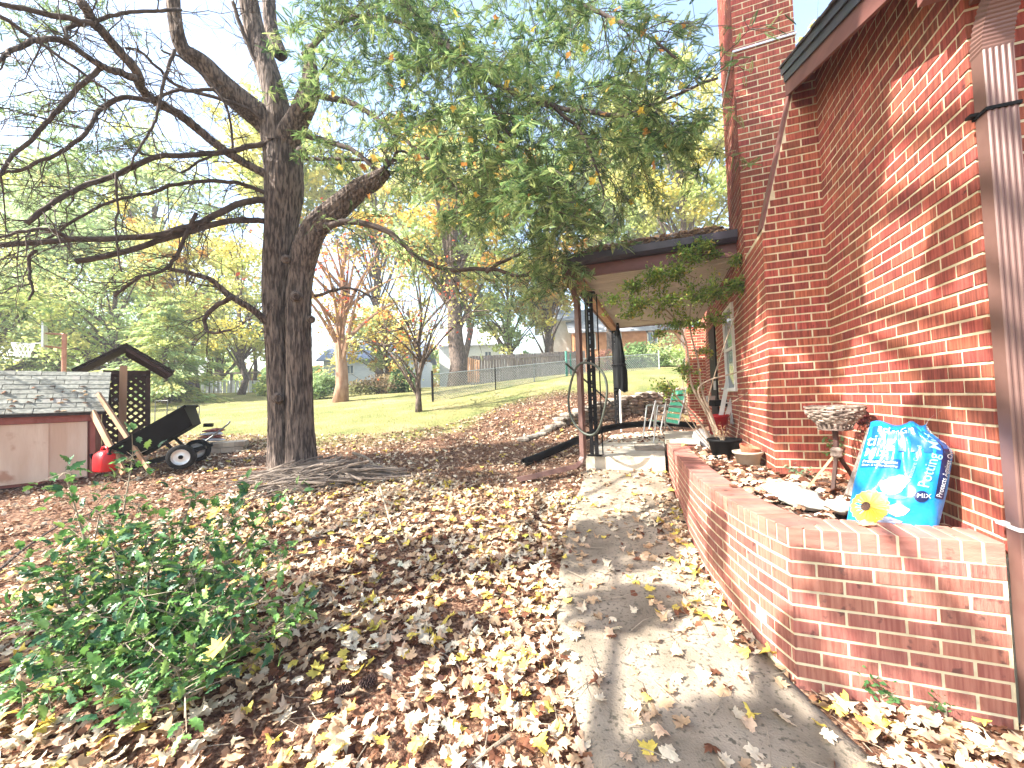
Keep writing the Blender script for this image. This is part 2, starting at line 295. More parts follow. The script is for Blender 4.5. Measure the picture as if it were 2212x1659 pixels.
# ------------------------------------------------------------------ walkway
WL = [(1.1, -1.6), (.62, -.6), (.3, .3), (.08, .8), (-.12, 1.15), (-.32, 1.56), (-.57, 2.11), (-.70, 2.5), (-.77, 2.86), (-.88, 3.5), (-.95, 4.2), (-1.02, 5.48)]
WR = [(2.6, -1.6), (2.1, -.8), (1.6, 0), (1.25, .6), (1.02, 1.1), (.86, 1.56), (.62, 2.0), (.50, 2.26), (.36, 2.66), (.27, 3.1), (.20, 3.7), (.0, 5.48)]
def walk_mesh():
    V = []; F = []; nc = 14; nr = 60
    t = np.linspace(0, len(WL)-1, nr); L = np.stack([np.interp(t, range(len(WL)), [p[k] for p in WL]) for k in (0, 1)], 1); Rr = np.stack([np.interp(t, range(len(WR)), [p[k] for p in WR]) for k in (0, 1)], 1)
    L[:, 0] += .008*np.sin(t*23)+.006*np.sin(t*61)
    for i in range(nr):
        row = [L[i]+(Rr[i]-L[i])*k/nc for k in range(nc+1)]; z = G([p[0] for p in row], [p[1] for p in row])+.035
        V.append((L[i][0]-.004, L[i][1], z[0]-.08)); V += [(p[0], p[1], zz-(.012 if k in (0, nc) else 0)) for k, (p, zz) in enumerate(zip(row, z))]; V.append((Rr[i][0]+.004, Rr[i][1], z[-1]-.08))
    c = nc+3; F = [(i*c+k, i*c+k+1, (i+1)*c+k+1, (i+1)*c+k) for i in range(nr-1) for k in range(c-1)]
    m = MB(); m.v = V; m.f = F; return m
wk = walk_mesh().build('walkway', M_['conc'], None, True); tag(wk, 'weathered concrete walkway curving along the brick planter', kind='structure')
def on_walk(x, y):
    t = np.interp(y, [p[1] for p in WL], [p[0] for p in WL]); r = np.interp(y, [p[1] for p in WR], [p[0] for p in WR]); return (x > t) & (x < r) & (y < 5.48)
sm = MB(); sm.box((-.515, 7.43, .35), (1.03, 3.86, .46)); sm.box((.66, 8.3, .35), (1.314, 2.2, .456))
tag(sm.build('porch_slab', M_['slab']), 'pale concrete porch floor with a step down to the walkway', kind='structure')
# ------------------------------------------------------------------ bricks
BL, BH, BP, BC = .2015, .0562, .2127, .0677
_bm = {}
def brick_mesh(L, Hh=BH, mt='brick', D=.02):
    k = (round(L, 3), round(Hh, 3), mt)
    if k in _bm: return _bm[k]
    L, Hh = k[0], k[1]; v = []
    for y, ins in ((D, 0), (-.001, 0), (-.0034, .0022)):
        v += [(-L/2+ins, y, -Hh/2+ins), (L/2-ins, y, -Hh/2+ins), (L/2-ins, y, Hh/2-ins), (-L/2+ins, y, Hh/2-ins)]
    f = [(8, 9, 10, 11)]
    for b in (0, 4): f += [(b+i, b+(i+1) % 4, b+4+(i+1) % 4, b+4+i) for i in range(4)]
    m = MB(); m.v = v; m.f = f; _bm[k] = m.mesh('brick', M_[mt]); return _bm[k]
def place_on(P, s):   # arc length -> point, tangent
    P = np.array(P, float); seg = np.linalg.norm(np.diff(P, axis=0), axis=1); c = np.r_[0, np.cumsum(seg)]
    i = int(np.clip(np.searchsorted(c, s)-1, 0, len(seg)-1)); t = (P[i+1]-P[i])/seg[i]; return P[i]+t*(s-c[i]), t
def plen(P): return float(np.linalg.norm(np.diff(np.array(P), axis=0), axis=1).sum())
def lay(P, z0, n, keep, par=0, ext=(0, 0), curved=False):
    """running bond along the polyline, outward = right of travel; -> (centre, angle, length)"""
    out = []; L = plen(P)
    for r in range(n):
        z = z0+BC*(r+.5); s = -ext[0]; first = True
        while s < L+ext[1]-.012:
            ln = BL if (not first or (r+par) % 2 == 0) else BL/2-.003
            if first: ln += ext[0]*0
            e = min(s+ln, L+ext[1]); c = (s+e)/2
            if e-s > .015:
                p, t = place_on(P, min(max(c, 0), L)); 
                if c < 0 or c > L: p = p+t*(c-min(max(c, 0), L))
                if curved:
                    a, _ = place_on(P, min(max(s, 0), L)); b, _ = place_on(P, min(max(e, 0), L)); t = (b-a)/np.linalg.norm(b-a); p = (a+b)/2
                if keep(p[0], p[1], z): out.append(((p[0], p[1], z), math.atan2(t[1], t[0]), e-s))
            s = e+.0112; first = False
    return out
def put_bricks(lst, parent_near, parent_far, limit, name='brick', mt='brick', Hh=BH):
    def size(b):
        x, y, d = proj(np.array(b[0])); o = not (-60 < x[0] < 2272 and -60 < y[0] < 1719) or d[0] < .1; return (1e3 if o else 0)+d[0]
    lst = sorted(lst, key=size); far = []
    for i, (c, a, L) in enumerate(lst):
        M = Matrix.Translation(c) @ Matrix.Rotation(a+random.gauss(0, .004), 4, 'Z') @ Matrix.Rotation(random.gauss(0, .004), 4, 'Y')
        M = M @ Matrix.Translation((0, random.gauss(0, .0008), 0))
        if i < limit: link(name, brick_mesh(round(L, 2) if abs(L-BL) > .004 else BL, Hh, mt), parent_near, M)
        else: far.append((brick_mesh(round(L, 2) if abs(L-BL) > .004 else BL, Hh, mt), M))
    if far:
        m = MB()
        for me, M in far: m.add([M @ v.co for v in me.vertices], [tuple(p.vertices) for p in me.polygons])
        tag(m.build(name, M_[mt], parent_far), kind='stuff')
def prism(m, poly, z0, z1):     # z1 number or list per vertex
    n = len(poly); z1 = z1 if hasattr(z1, '__len__') else [z1]*n
    m.add([(p[0], p[1], z0) for p in poly]+[(p[0], p[1], z) for p, z in zip(poly, z1)], [tuple(range(n))[::-1], tuple(range(n, 2*n))]+[(i, (i+1) % n, n+(i+1) % n, n+i) for i in range(n)])
    return m
# ------------------------------------------------------------------ planter
PF = [(1.283, 2.235), (.535, 2.235)]
PC = [(.535, 2.235), (.44, 2.43), (.365, 2.68), (.30, 2.95), (.237, 3.3), (.18, 3.78), (.13, 4.4), (.09, 4.95), (.04, 5.6)]
PT = .77
pl = thing('brick_planter', 'low red brick planter with rowlock cap curving along the concrete walkway', 'planter', (.8, 3.0, 0))
def offs(P, d):
    P = np.array(P, float); T = np.gradient(P, axis=0); T /= np.linalg.norm(T, axis=1)[:, None]; return P+np.stack([-T[:, 1], T[:, 0]], 1)*d
PCr = PC[::-1]; _t = np.linspace(0, 1, 41); _c = np.r_[0, np.cumsum(np.linalg.norm(np.diff(np.array(PCr), axis=0), axis=1))]; _c /= _c[-1]
PCs = np.stack([np.interp(_t, _c, [p[k] for p in PCr]) for k in (0, 1)], 1)
for _ in range(2): PCs[1:-1] = (PCs[:-2]+2*PCs[1:-1]+PCs[2:])/4
inner = offs(PCs, .19); inner[-1] = (.72, 2.425); inner[-2] = inner[-3]*.4+inner[-1]*.6
ring = [tuple(p) for p in PCs]+[(1.283, 2.235), (1.283, 2.425)]+[tuple(p) for p in inner[::-1]]
m = MB(); n = len(ring); m.add([(p[0], p[1], -.3) for p in ring]+[(p[0], p[1], PT-.006) for p in ring], [])
k = len(PCs); quads = [(i, i+1, n-2-i, n-1-i) for i in range(k-1)]+[(k-1, k, k+1, k+2)]
m.f = [tuple(i+n for i in q_) for q_ in quads]+[(i, (i+1) % n, n+(i+1) % n, n+i) for i in range(n)]
pwall = m.build('wall', M_['mortar'], pl)
kp = lambda x, y, z: z > g1(x, y)-.02
bl = lay([(.535, 2.235), (1.283, 2.235)], .003, 10, kp, 1, (.003, 0)) + lay(PCs, .003, 10, kp, 0, (0, .006), True)
put_bricks(bl, pwall, pwall, 300, mt='pbrick')
# rowlock cap: bricks on edge across the wall top
def cap_mesh(w0, w1, L, h=.088):
    m = MB(); g = .0035; v = []
    # outer side at y=0 going to y=L
    for x0, x1 in ((w0, w1),):
        v = [(-x0/2, 0, 0), (x0/2, 0, 0), (x1/2, L, 0), (-x1/2, L, 0), (-x0/2, 0, h-g), (x0/2, 0, h-g), (x1/2, L, h-g), (-x1/2, L, h-g), (-x0/2+g, g, h), (x0/2-g, g, h), (x1/2-g, L-g, h), (-x1/2+g, L-g, h)]
    m.add(v, [(0, 1, 5, 4), (1, 2, 6, 5), (2, 3, 7, 6), (3, 0, 4, 7), (4, 5, 9, 8), (5, 6, 10, 9), (6, 7, 11, 10), (7, 4, 8, 11), (8, 9, 10, 11)]); return m.mesh('cap_brick', M_['cap'])
cmF = cap_mesh(.0575, .0575, .197); cmC = cap_mesh(.0572, .0555, .193); 
for i in range(11):
    x = 1.2505-i*.0692
    if x < .60: break
    link('cap_brick', cmF, pwall, Matrix.Translation((x, 2.2315+random.gauss(0, .001), PT-.088+random.gauss(0, .0008))) @ Matrix.Rotation(random.gauss(0, .008), 4, 'Z'))
LL = plen(PCs); s = LL-.042
while s > .03:
    p, t = place_on(PCs, s); a = math.atan2(t[1], t[0]); nrm = np.array([-t[1], t[0]])
    link('cap_brick', cmC, pwall, Matrix.Translation((p[0]-nrm[0]*.0035, p[1]-nrm[1]*.0035, PT-.088+random.gauss(0, .0012))) @ Matrix.Rotation(a+random.gauss(0, .01), 4, 'Z')); s -= .0672
link('cap_brick', MB().add([(.5325, 2.2315, .682), (.589, 2.2315, .682), (.70, 2.43, .682), (.545, 2.246, .682), (.5325, 2.2315, .77), (.589, 2.2315, .77), (.70, 2.43, .7705), (.545, 2.246, .77)], [(0, 1, 5, 4), (1, 2, 6, 5), (2, 3, 7, 6), (3, 0, 4, 7), (4, 5, 6, 7)]).mesh('cap_brick', M_['cap']), pwall)
# soil inside
sp = [tuple(p) for p in offs(PCs, .16)]+[(.80, 2.40), (1.31, 2.40), (1.31, 4.0), (.86, 4.0), (.86, 5.7), (.2, 5.7)]
m = MB(); cx0, cy0 = .75, 3.4; V = [(cx0, cy0, .70)]+[(p[0], p[1], .685) for p in sp]; m.add(V, [(0, i+1, (i+1) % len(sp)+1) for i in range(len(sp))]); m.build('soil', M_['soil'], pl)
# ------------------------------------------------------------------ house
XW, YN = 1.32, 2.30
hs = thing('brick_house', 'red brick house with tall chimney and brown gable trim beside the walkway', 'house', (1.6, 4, 0))
rake = lambda y: 3.26+(y-2.3)*.41
SH = 4.73       # front of the chimney shaft
hw = MB()
prism(hw, [(XW, YN), (7, YN), (7, 3.99), (XW, 3.99)], .69, [rake(YN)+.17]*2+[rake(3.99)+.17]*2)
prism(hw, [(1.44, 3.995), (7, 3.995), (7, 5.5), (1.44, 5.5)], .69, 3.98)
wall = hw.build('wall', M_['mortar'], hs)
ch = MB(); prism(ch, [(.88, 3.95), (1.8, 3.95), (1.8, SH+.01), (.88, SH+.01)], .3, 2.83); _f = [(.882, 2.8), (1.8, 2.8), (1.8, 4.10), (1.176, 4.10), (.882, 2.84)]; ch.add([(x, 3.951, z) for x, z in _f]+[(x, 4.10, z) for x, z in _f], [(0, 1, 2, 3, 4), (9, 8, 7, 6, 5)]+[(i, 5+i, 5+(i+1) % 5, (i+1) % 5) for i in range(5)])
prism(ch, [(.88, SH), (1.43, SH), (1.43, 5.55), (.88, 5.55)], .3, 8.2)
chim = ch.build('chimney', M_['mortar'], hs)
hf = MB(); prism(hf, [(1.0, 5.56), (7, 5.56), (7, 11.5), (1.0, 11.5)], .3, 3.4); prism(hf, [(.62, 10.4), (.998, 10.4), (.998, 11.4), (.62, 11.4)], .3, 3.0)
wall2 = hf.build('wall', M_['mortar'], hs)
fd = MB(); prism(fd, [(1.297, 2.285), (7, 2.285), (7, 2.6), (1.297, 2.6)], -.4, .69); fd.build('foundation', M_['found'], hs)
slope_top = lambda x: min(2.83+(x-.88)*4.21, 4.06)
near = lay([(XW, 3.95), (XW, YN)], .70, 52, lambda x, y, z: z < rake(y)+.21, 0, (0, .003))
near += lay([(XW, YN), (3.0, YN)], .70, 44, lambda x, y, z: True, 1, (.003, 0))
chb = lay([(.88, 3.95), (XW, 3.95)], .70, 50, lambda x, y, z: z < 2.83 or x-.11 > .895+(z-2.83)/4.21, 0, (.003, 0))
for r_k in range(50):
    zz_ = .70+BC*(r_k+.5)
    if zz_ < 2.83 or zz_ > 4.12: continue
    row_ = [b for b in chb if abs(b[0][2]-zz_) < .001]; st_ = min([b[0][0]-b[2]/2 for b in row_] or [XW+.01]); xe = .895+(zz_-2.83)/4.21
    if st_-.0112-xe > .02: chb.append((((xe+st_-.0112)/2, 3.95, zz_), 0.0, st_-.0112-xe))
chb += lay([(.88, SH), (.88, 3.95)], .70, 31, lambda x, y, z: True, 1, (0, .003))
chb += lay([(.88, 5.55), (.88, SH)], .70, 96, lambda x, y, z: True, 0, (0, .003))
chb += lay([(.88, SH), (1.43, SH)], 2.8, 78, lambda x, y, z: True, 1, (.003, .003))
put_bricks(near, wall, wall, 190); put_bricks(chb, chim, chim, 105)
chb2 = lay([(1.0, 11.4), (1.0, 5.56)], .60, 40, lambda x, y, z: not (6.25 < y < 7.15 and 1.4 < z < 2.7) and not (8.3 < y < 9.3 and z < 2.7), 0)
chb2 += lay([(.62, 11.3), (.62, 10.4)], .5, 37, lambda x, y, z: True, 1)+lay([(.62, 10.4), (.998, 10.4)], .5, 37, lambda x, y, z: True, 0)
put_bricks(chb2, wall2, wall2, 0)
# sloped weathering on the chimney shoulder
m = MB(); m.beam((.874, 4.03, 2.825), (1.172, 4.03, 4.085), .16, .02, (0, 0, 1)); m.build('shoulder_cap', M_['fascia'], chim)
# metal band and flue seam
m = MB(); m.box((1.155, 5.14, 5.06), (.58, .86, .02)); m.build('band', M_['alum'], chim)
# window and door of the back wall
def window(par, y0, y1, z0, z1, X, dark=False):
    f = MB(); t = .05
    for a, b in (((X-.04, y0, z0), (X+.03, y0+t, z1)), ((X-.04, y1-t, z0), (X+.03, y1, z1)), ((X-.04, y0+t, z1-t), (X+.03, y1-t, z1)), ((X-.05, y0+t, z0), (X+.03, y1-t, z0+t)), ((X-.035, y0+t, (z0+z1)/2-.02), (X+.03, y1-t, (z0+z1)/2+.02))): f.span(a, b)
    fr = f.build('window', M_['white'], par); MB().span((X-.012, y0+t, z0+t), (X-.004, y1-t, z1-t)).build('pane', M_['glass'], fr)
window(hs, 6.28, 7.12, 1.42, 2.68, 1.0)
dd = MB(); dd.span((.97, 8.33, .58), (1.02, 9.27, 2.68)); dd = dd.build('door', M_['blackmetal'], hs); MB().span((.93, 8.40, 1.45), (.968, 8.44, 1.62)).build('handle', M_['alum'], dd)
# rake board, soffit, shingle edge, cornice return
def rb(m, x0, x1, y0, y1, lo, hi): # box following the rake line
    m.add([(x0, y0, rake(y0)+lo), (x1, y0, rake(y0)+lo), (x1, y1, rake(y1)+lo), (x0, y1, rake(y1)+lo), (x0, y0, rake(y0)+hi), (x1, y0, rake(y0)+hi), (x1, y1, rake(y1)+hi), (x0, y1, rake(y1)+hi)],
          [(0, 3, 2, 1), (4, 5, 6, 7), (0, 1, 5, 4), (1, 2, 6, 5), (2, 3, 7, 6), (3, 0, 4, 7)]); return m
rb(MB(), 1.10, 1.125, 1.95, 3.93, .0, .185).build('rake_board', M_['fascia'], hs)
rb(MB(), 1.126, XW+.02, 1.95, 3.93, .160, .175).build('soffit', M_['fascia'], hs)
rf = rb(MB(), 1.075, XW+.4, 1.88, 3.94, .188, .25); rb(rf, XW+.42, 7, 1.88, 3.94, .188, .25); rb(rf, XW+.42, 7, 3.95, 8, .188, .25)
roof = rf.build('roof', M_['purplegutter'], hs)
for i in range(14):
    y0 = 1.86+i*.148; rb(MB(), 1.055+random.random()*.012, XW+.40, y0, min(y0+.15, 3.935), .252, .262+.008).build('shingle', M_['dshing'], roof)
rb(MB(), 1.088, 1.098, 1.95, 3.92, .12, .187).build('drip_edge', M_['purplegutter'], hs)
m = MB(); m.box((1.235, 2.14, 3.21), (.165, .27, .17)); m.build('cornice_return', M_['fascia'], hs)
m = MB(); m.span((1.09, 1.82, 3.16), (7, 1.90, 3.30)); m.build('gutter', M_['brownmetal'], hs)
MB().span((XW+.01, 1.95, 3.08), (7, YN-.01, 3.10)).build('soffit', M_['fascia'], hs)
# downspout with ribs and pleated elbow
def spout_profile(wd, dp, nr=5, r=.004):
    pts = []; 
    for i in range(nr*4+1):
        u = i/(nr*4); pts.append((-wd/2+wd*u, -dp/2-r*(1 if (i % 4) in (1, 2) else 0)))
    pts += [(wd/2, dp/2), (-wd/2, dp/2)]; return pts
def sweep(m, prof, path, ups, scl=None):
    P = np.array(path, float); T = np.gradient(P, axis=0); T /= np.linalg.norm(T, axis=1)[:, None]; V = []; n = len(prof)
    for i, (p, t) in enumerate(zip(P, T)):
        X = np.array(ups, float); X = X-t*np.dot(X, t); X /= np.linalg.norm(X); Y = np.cross(t, X); s = scl[i] if scl else 1
        V += [p+X*a*s+Y*b*s for a, b in prof]
    m.add(V, [(i*n+k, i*n+(k+1) % n, (i+1)*n+(k+1) % n, (i+1)*n+k) for i in range(len(P)-1) for k in range(n)]+[tuple(range(n))[::-1], tuple(range((len(P)-1)*n, len(P)*n))]); return m
XS = 1.345
m = MB(); sweep(m, spout_profile(.094, .066), [(XS, 2.215, z) for z in np.linspace(-.02, 2.80, 12)], (1, 0, 0)); ds = m.build('downspout', M_['brownmetal'], hs)
m = MB(); path = []; sc_ = []
for i in range(33):
    a = i/32*R_(62); path.append((XS, 2.215-.26*(1-math.cos(a)), 2.80+.26*math.sin(a))); sc_.append(1.03+(.05 if i % 2 else -.02))
for i in range(1, 4): path.append((XS, path[32][1]-.05*i*math.sin(R_(62)), path[32][2]+.05*i*math.cos(R_(62)))); sc_.append(1.0)
sweep(m, spout_profile(.094, .066, 3, 0), path, (1, 0, 0), sc_); m.build('elbow', M_['brownmetal'], ds)
for z, mt in ((2.55, 'black'), (.84, 'white')):
    m = MB(); m.box((XS, 2.215, z), (.108, .082, .014)); m.box((XS-.06, 2.24, z+.01), (.03, .03, .012)); m.build('strap', M_[mt], ds)
# ------------------------------------------------------------------ porch canopy
pc = thing('porch_canopy', 'shingled porch roof on black iron posts with pale panelled ceiling', 'porch', (-.1, 7.3, .58))
GY0 = 5.10
m = MB(); V = [(-1.12, GY0, 3.25), (.875, GY0, 3.25), (.875, 7.35, 4.19), (-1.12, 7.35, 4.19), (.875, 9.6, 3.25), (-1.12, 9.6, 3.25)]
m.add([(x, y, z-.03) for x, y, z in V]+V, [(6, 7, 8, 9), (9, 8, 10, 11), (0, 3, 2, 1), (3, 5, 4, 2), (0, 1, 7, 6), (0, 6, 9, 3), (3, 9, 11, 5), (1, 2, 8, 7), (2, 4, 10, 8), (5, 11, 10, 4)])
proof = m.build('roof', M_['dshing'], pc)
for r in range(17):
    y0 = GY0-.03+r*.135; x = -1.14+random.random()*.1-.1*(r % 2)
    row = MB(); 
    while x < .87:
        wv = .29; zz = 3.25+(y0-GY0)*.418; x1 = min(x+wv, .872); x0 = max(x, -1.14)
        if x1-x0 > .03:
            th = .012+.006*random.random(); sl_ = [(x0, y0, zz+.003), (x1-.006, y0, zz+.003), (x1-.006, y0+.15, zz+.066), (x0, y0+.15, zz+.066)]
            q_ = MB().add(sl_+[(a, b, c+th) for a, b, c in sl_], [(0, 3, 2, 1), (4, 5, 6, 7), (0, 1, 5, 4), (1, 2, 6, 5), (2, 3, 7, 6), (3, 0, 4, 7)])
            q_.build('shingle', M_['dshing'], proof)
        x += wv
m = MB(); m.add([(-1.15, 4.99, 3.24), (-1.15, 5.0, 3.16), (-1.15, 5.03, 3.12), (-1.15, 5.10, 3.12), (-1.15, 5.10, 3.24), (.872, 4.99, 3.24), (.872, 5.0, 3.16), (.872, 5.03, 3.12), (.872, 5.10, 3.12), (.872, 5.10, 3.24)], [(0, 1, 2, 3, 4), (9, 8, 7, 6, 5)]+[(i, 5+i, 6+i, 1+i) for i in range(4)]+[(4, 9, 5, 0)])
m.build('gutter', M_['purplegutter'], pc)
MB().span((-1.10, 5.105, 2.975), (.873, 5.14, 3.245)).build('fascia', M_['fascia'], pc)
MB().span((-1.10, 9.50, 2.975), (.873, 9.54, 3.2)).build('fascia', M_['fascia'], pc)
MB().span((-1.135, 5.14, 2.975), (-1.105, 9.54, 3.2)).build('fascia', M_['fascia'], pc)
for i in range(12):
    y0 = 5.15+i*.363; MB().span((-1.08, y0, 2.985+.004*(i % 2)), (.872, y0+.357, 3.0)).build('ceiling_panel', M_['offwhite'], pc)
    for j in range(3): MB().span((-1.08, y0+.09*(j+1)-.004, 2.981), (.872, y0+.09*(j+1)+.004, 2.9845)).build('groove', M_['offwhite'], pc)
MB().span((-1.02, 5.16, 2.88), (-.90, 9.45, 2.98)).build('beam', M_['wood'], pc)
# iron posts: two bars with scrolls
def iron_post(x, y, z0, z1):
    m = MB()
    for dy in (-.033, .033): m.box((x+dy, y, (z0+z1)/2), (.050, .03, z1-z0))
    m.box((x, y, z0+.01), (.19, .09, .02)); m.box((x, y, z1-.01), (.19, .09, .02)); p = m.build('post', M_['blackmetal'], pc)
    z = z0+.12
    while z < z1-.2:
        t = np.linspace(0, 4*math.pi, 26); r = .03*(1-t/(4*math.pi)*.75)
        s_ = MB(); s_.tube(np.stack([x+r*np.cos(t)*.6, y+0*t, z+.055+r*np.sin(t)], 1), .009, 5); s_.tube([(x-.05, y, z+.13), (x, y, z+.16), (x+.05, y, z+.13)], .009, 5); s_.build('scroll', M_['blackmetal'], p); z += .17
    return p
iron_post(-.915, 5.56, .58, 2.88); iron_post(-.965, 9.2, .58, 2.88)
for y in (5.60,):
    MB().tube([(-.82, y+.1, .58), (-.82, y+.1, 2.88)], .009, 8).build('rod', M_['blackmetal'], pc)
m = MB(); sweep(m, spout_profile(.088, .06, 3, .003), [(-1.13, 5.05, 3.13), (-1.13, 5.06, 3.06), (-1.10, 5.12, 2.96), (-1.05, 5.22, 2.84), (-1.03, 5.30, 2.74), (-1.03, 5.33, 2.6), (-1.03, 5.33, 1.6), (-1.03, 5.33, .75), (-1.03, 5.33, .60), (-1.06, 5.30, .52), (-1.14, 5.24, .475), (-1.3, 5.15, .45), (-1.62, 5.0, .385), (-1.84, 4.9, .345)], (0.3, 1, 0)); m.build('downspout', M_['brownmetal'], pc)
# ------------------------------------------------------------------ porch contents
FZ = .582
def curve(pts, n=40):   # Catmull-Rom through points
    P = np.array(pts, float); P = np.vstack([2*P[0]-P[1], P, 2*P[-1]-P[-2]]); out = []
    for u in np.linspace(0, len(P)-3-1e-6, n):
        i = int(u); t = u-i; a, b, c, d = P[i:i+4]; out.append(.5*((2*b)+(-a+c)*t+(2*a-5*b+4*c-d)*t*t+(-a+3*b-3*c+d)*t**3))
    return np.array(out)
# hose hung on the post
hc = at(1268, 858, 5.15); m = MB(); t = np.linspace(0, 2*math.pi, 49)[:-1]
pts = np.stack([hc[0]+.27*np.cos(t)+.02*np.sin(3*t), hc[1]-.12*np.cos(t), hc[2]+.475*np.sin(t)+.02*np.cos(2*t)], 1); m.tube(pts, .016, 7, closed=True)
m.tube(curve([hc+[.0, -.05, .47], hc+[.04, -.03, .6], hc+[.03, 0, 1.5], (-.95, 5.5, 2.8)], 30), .008, 6)
tag(m.build('hose', M_['hose'], None, True), 'grey green hose looped over the near iron post', 'hose')
tag(MB().tube([at(1222, 785, 5.3), at(1328, 878, 6.6)], .014, 7).build('broom_handle', M_['hose']), 'thin grey pole leaning diagonally behind the hose loop', 'pole')
# umbrella
u0 = at(1341, 905, 8.6); u1 = at(1334, 697, 8.6)
um = thing('patio_umbrella', 'closed black patio umbrella standing beside the far post', 'umbrella', tuple(u0))
m = MB(); m.tube([u0+[0, 0, -.35], u1+[0, 0, -.05]], .02, 8); m.build('pole', M_['white'], um)
m = MB(); rows = 22; N = 22; V = []
for i in range(rows):
    f = i/(rows-1); c = u1+(u0-u1)*f*.70+np.array([.02*f*f, 0, 0]); r = .02+.115*(math.sin(min(f*1.25, 1)*math.pi/2)**1.4)*(1-.25*math.exp(-((f-.62)/.05)**2))
    for k in range(N): a = 2*math.pi*k/N; rr = r*(1+.28*math.cos(a*8+f*3))*(1-.1*f*(k % 3)); V.append((c[0]+rr*math.cos(a), c[1]+rr*math.sin(a), c[2]+(.06*math.sin(a*2) if i == rows-1 else 0)))
m.add(V, [(i*N+k, i*N+(k+1) % N, (i+1)*N+(k+1) % N, (i+1)*N+k) for i in range(rows-1) for k in range(N)]); m.build('canopy', M_['cover'], um, True)
m = MB(); c = u1+(u0-u1)*.44; m.lathe(c, [(.15, -.02), (.165, 0), (.15, .02)], 14); m.build('tie_strap', M_['black'], um)
# lawn chair
cc = at(1425, 922, 7.0); cz = FZ
lc = thing('lawn_chair', 'folding lawn chair with aluminium legs and green webbing before the stone wall', 'chair', (cc[0], cc[1], cz))
ax = np.array([.93, .36, 0]); ay = np.array([-.36, .93, 0])
def lp(a, b, c): return np.array([cc[0], cc[1], cz])+ax*a+ay*b+np.array([0, 0, c])
for s_ in (-.27, .27):
    MB().tube([lp(-.22, s_, .0), lp(-.12, s_, .62), lp(-.06, s_, .64)], .013, 7).build('leg', M_['alum'], lc); MB().tube([lp(.3, s_, .0), lp(-.06, s_, .38)], .013, 7).build('leg', M_['alum'], lc)
    MB().tube([lp(-.1, s_, .63), lp(.28, s_, .6)], .016, 7).build('armrest', M_['alum'], lc)
    MB().tube([lp(-.1, s_, .36), lp(.22, s_, .30), lp(.40, s_, .92)], .012, 7).build('frame', M_['alum'], lc)
for i in range(6):
    m = MB(); t0 = i/6; a, b = lp(.22+.18*t0, -.27, .30+.62*t0+.03), lp(.22+.18*t0, .27, .30+.62*t0+.03); m.beam(a, b, .075, .004, (1, 0, -.3)); m.build('web', M_['greenweb'], lc)
for i in range(5):
    a, b = lp(-.08+.06*i, -.27, .36-.012*i), lp(-.08+.06*i, .27, .36-.012*i); MB().beam(a, b, .05, .004).build('web', M_['greenweb'], lc)
# walker frame (aluminium) left of the chair
wf = thing('metal_step_frame', 'small pale aluminium step frame standing at the back of the porch floor', 'step frame', tuple(at(1412, 925, 6.3)))
a0 = at(1402, 927, 6.3); a1 = at(1416, 866, 6.3); b0 = at(1427, 930, 6.3); b1 = at(1439, 868, 6.3); bk = np.array([.05, .35, 0])
for p, q_ in ((a0, a1), (b0, b1), (a0+bk*1.4, a1), (b0+bk*1.4, b1)): MB().tube([p, q_], .013, 7).build('leg', M_['alum'], wf)
MB().beam(a1, b1, .07, .02).build('step', M_['alum'], wf); MB().beam(a0*.45+a1*.55, b0*.45+b1*.55, .05, .02).build('step', M_['alum'], wf)
# pipe, edging, mat, pedestal
pp = [at(1137, 1000, 5.9), at(1200, 972, 6.3), at(1262, 944, 6.7), at(1310, 926, 7.2), at(1370, 917, 7.6), at(1440, 915, 7.9), at(1500, 918, 8.1)]
for p in pp: p[2] = max(p[2], g1(p[0], p[1])+.05)
P = curve(pp, 150); m = MB(); m.tube(P, [.058+(.005 if i % 2 else 0) for i in range(150)], 12); e = P[0]-P[1]; e /= np.linalg.norm(e)
m.lathe(P[0]-e*.05, [(.064, 0), (.066, .10), (.054, .10), (.05, .02), (0, .0)], 14, e)
tag(m.build('drain_pipe', M_['black'], None, True), 'long black corrugated drain pipe snaking past the porch post', 'drain pipe')
m = MB(); a = onz(1312, 926, FZ); b = at(1395, 900, 8.6)
tag(MB().box((-.22, 6.35, FZ+.02), (.42, .34, .035), .12).build('flat_stone', M_['stone']), 'flat grey stone slab lying on the porch floor with leaves on it', 'stone slab')
pd = thing('brick_pedestal', 'low brick pedestal with a pale concrete top at the end of the planter', 'pedestal', (.2, 6.1, FZ))
MB().span((.03, 5.66, FZ), (.40, 6.9, .745)).build('base', M_['redwood'], pd); MB().span((.01, 5.64, .747), (.43, 6.95, .80)).build('top', M_['slab'], pd)
# pots and bucket
def pot(name, label, cat, c, r0, r1, h, mt, soil=True, group=None, rim=.012):
    o = thing(name, label, cat, tuple(c), group)
    MB().lathe(c, [(0, 0), (r0, 0), (r0+(r1-r0)*.85, h*.85), (r0+(r1-r0)*.86+rim, h*.86), (r1+rim, h), (r1-.006, h), (r1*.96-.008, h*.8), (0, h*.8)], 24).build('body', M_[mt], o, True)
    if soil: MB().lathe(c+np.array([0, 0, h*.81]), [(r1*.9, 0), (r1*.4, .012), (0, .015)], 12).build('soil', M_['soil'], o)
    return o
pot('red_bucket', 'bright red plastic bucket behind the bare shrub stems', 'bucket', np.array(at(1552, 938, 6.0)), .115, .15, .30, 'red', False)
bk_ = bpy.data.objects['red_bucket']; m = MB(); c = np.array(at(1552, 938, 6.0)); 
for zz in (.24, .265): m.lathe(c+[0, 0, zz], [(.146, -.004), (.156, 0), (.146, .004)], 24)
m.build('rib', M_['red'], bk_)
pot('planter_pot', 'black plastic nursery pot holding dry brown stems near the chimney', 'plant pot', np.array([.62, 4.92, .70]), .12, .165, .20, 'black')
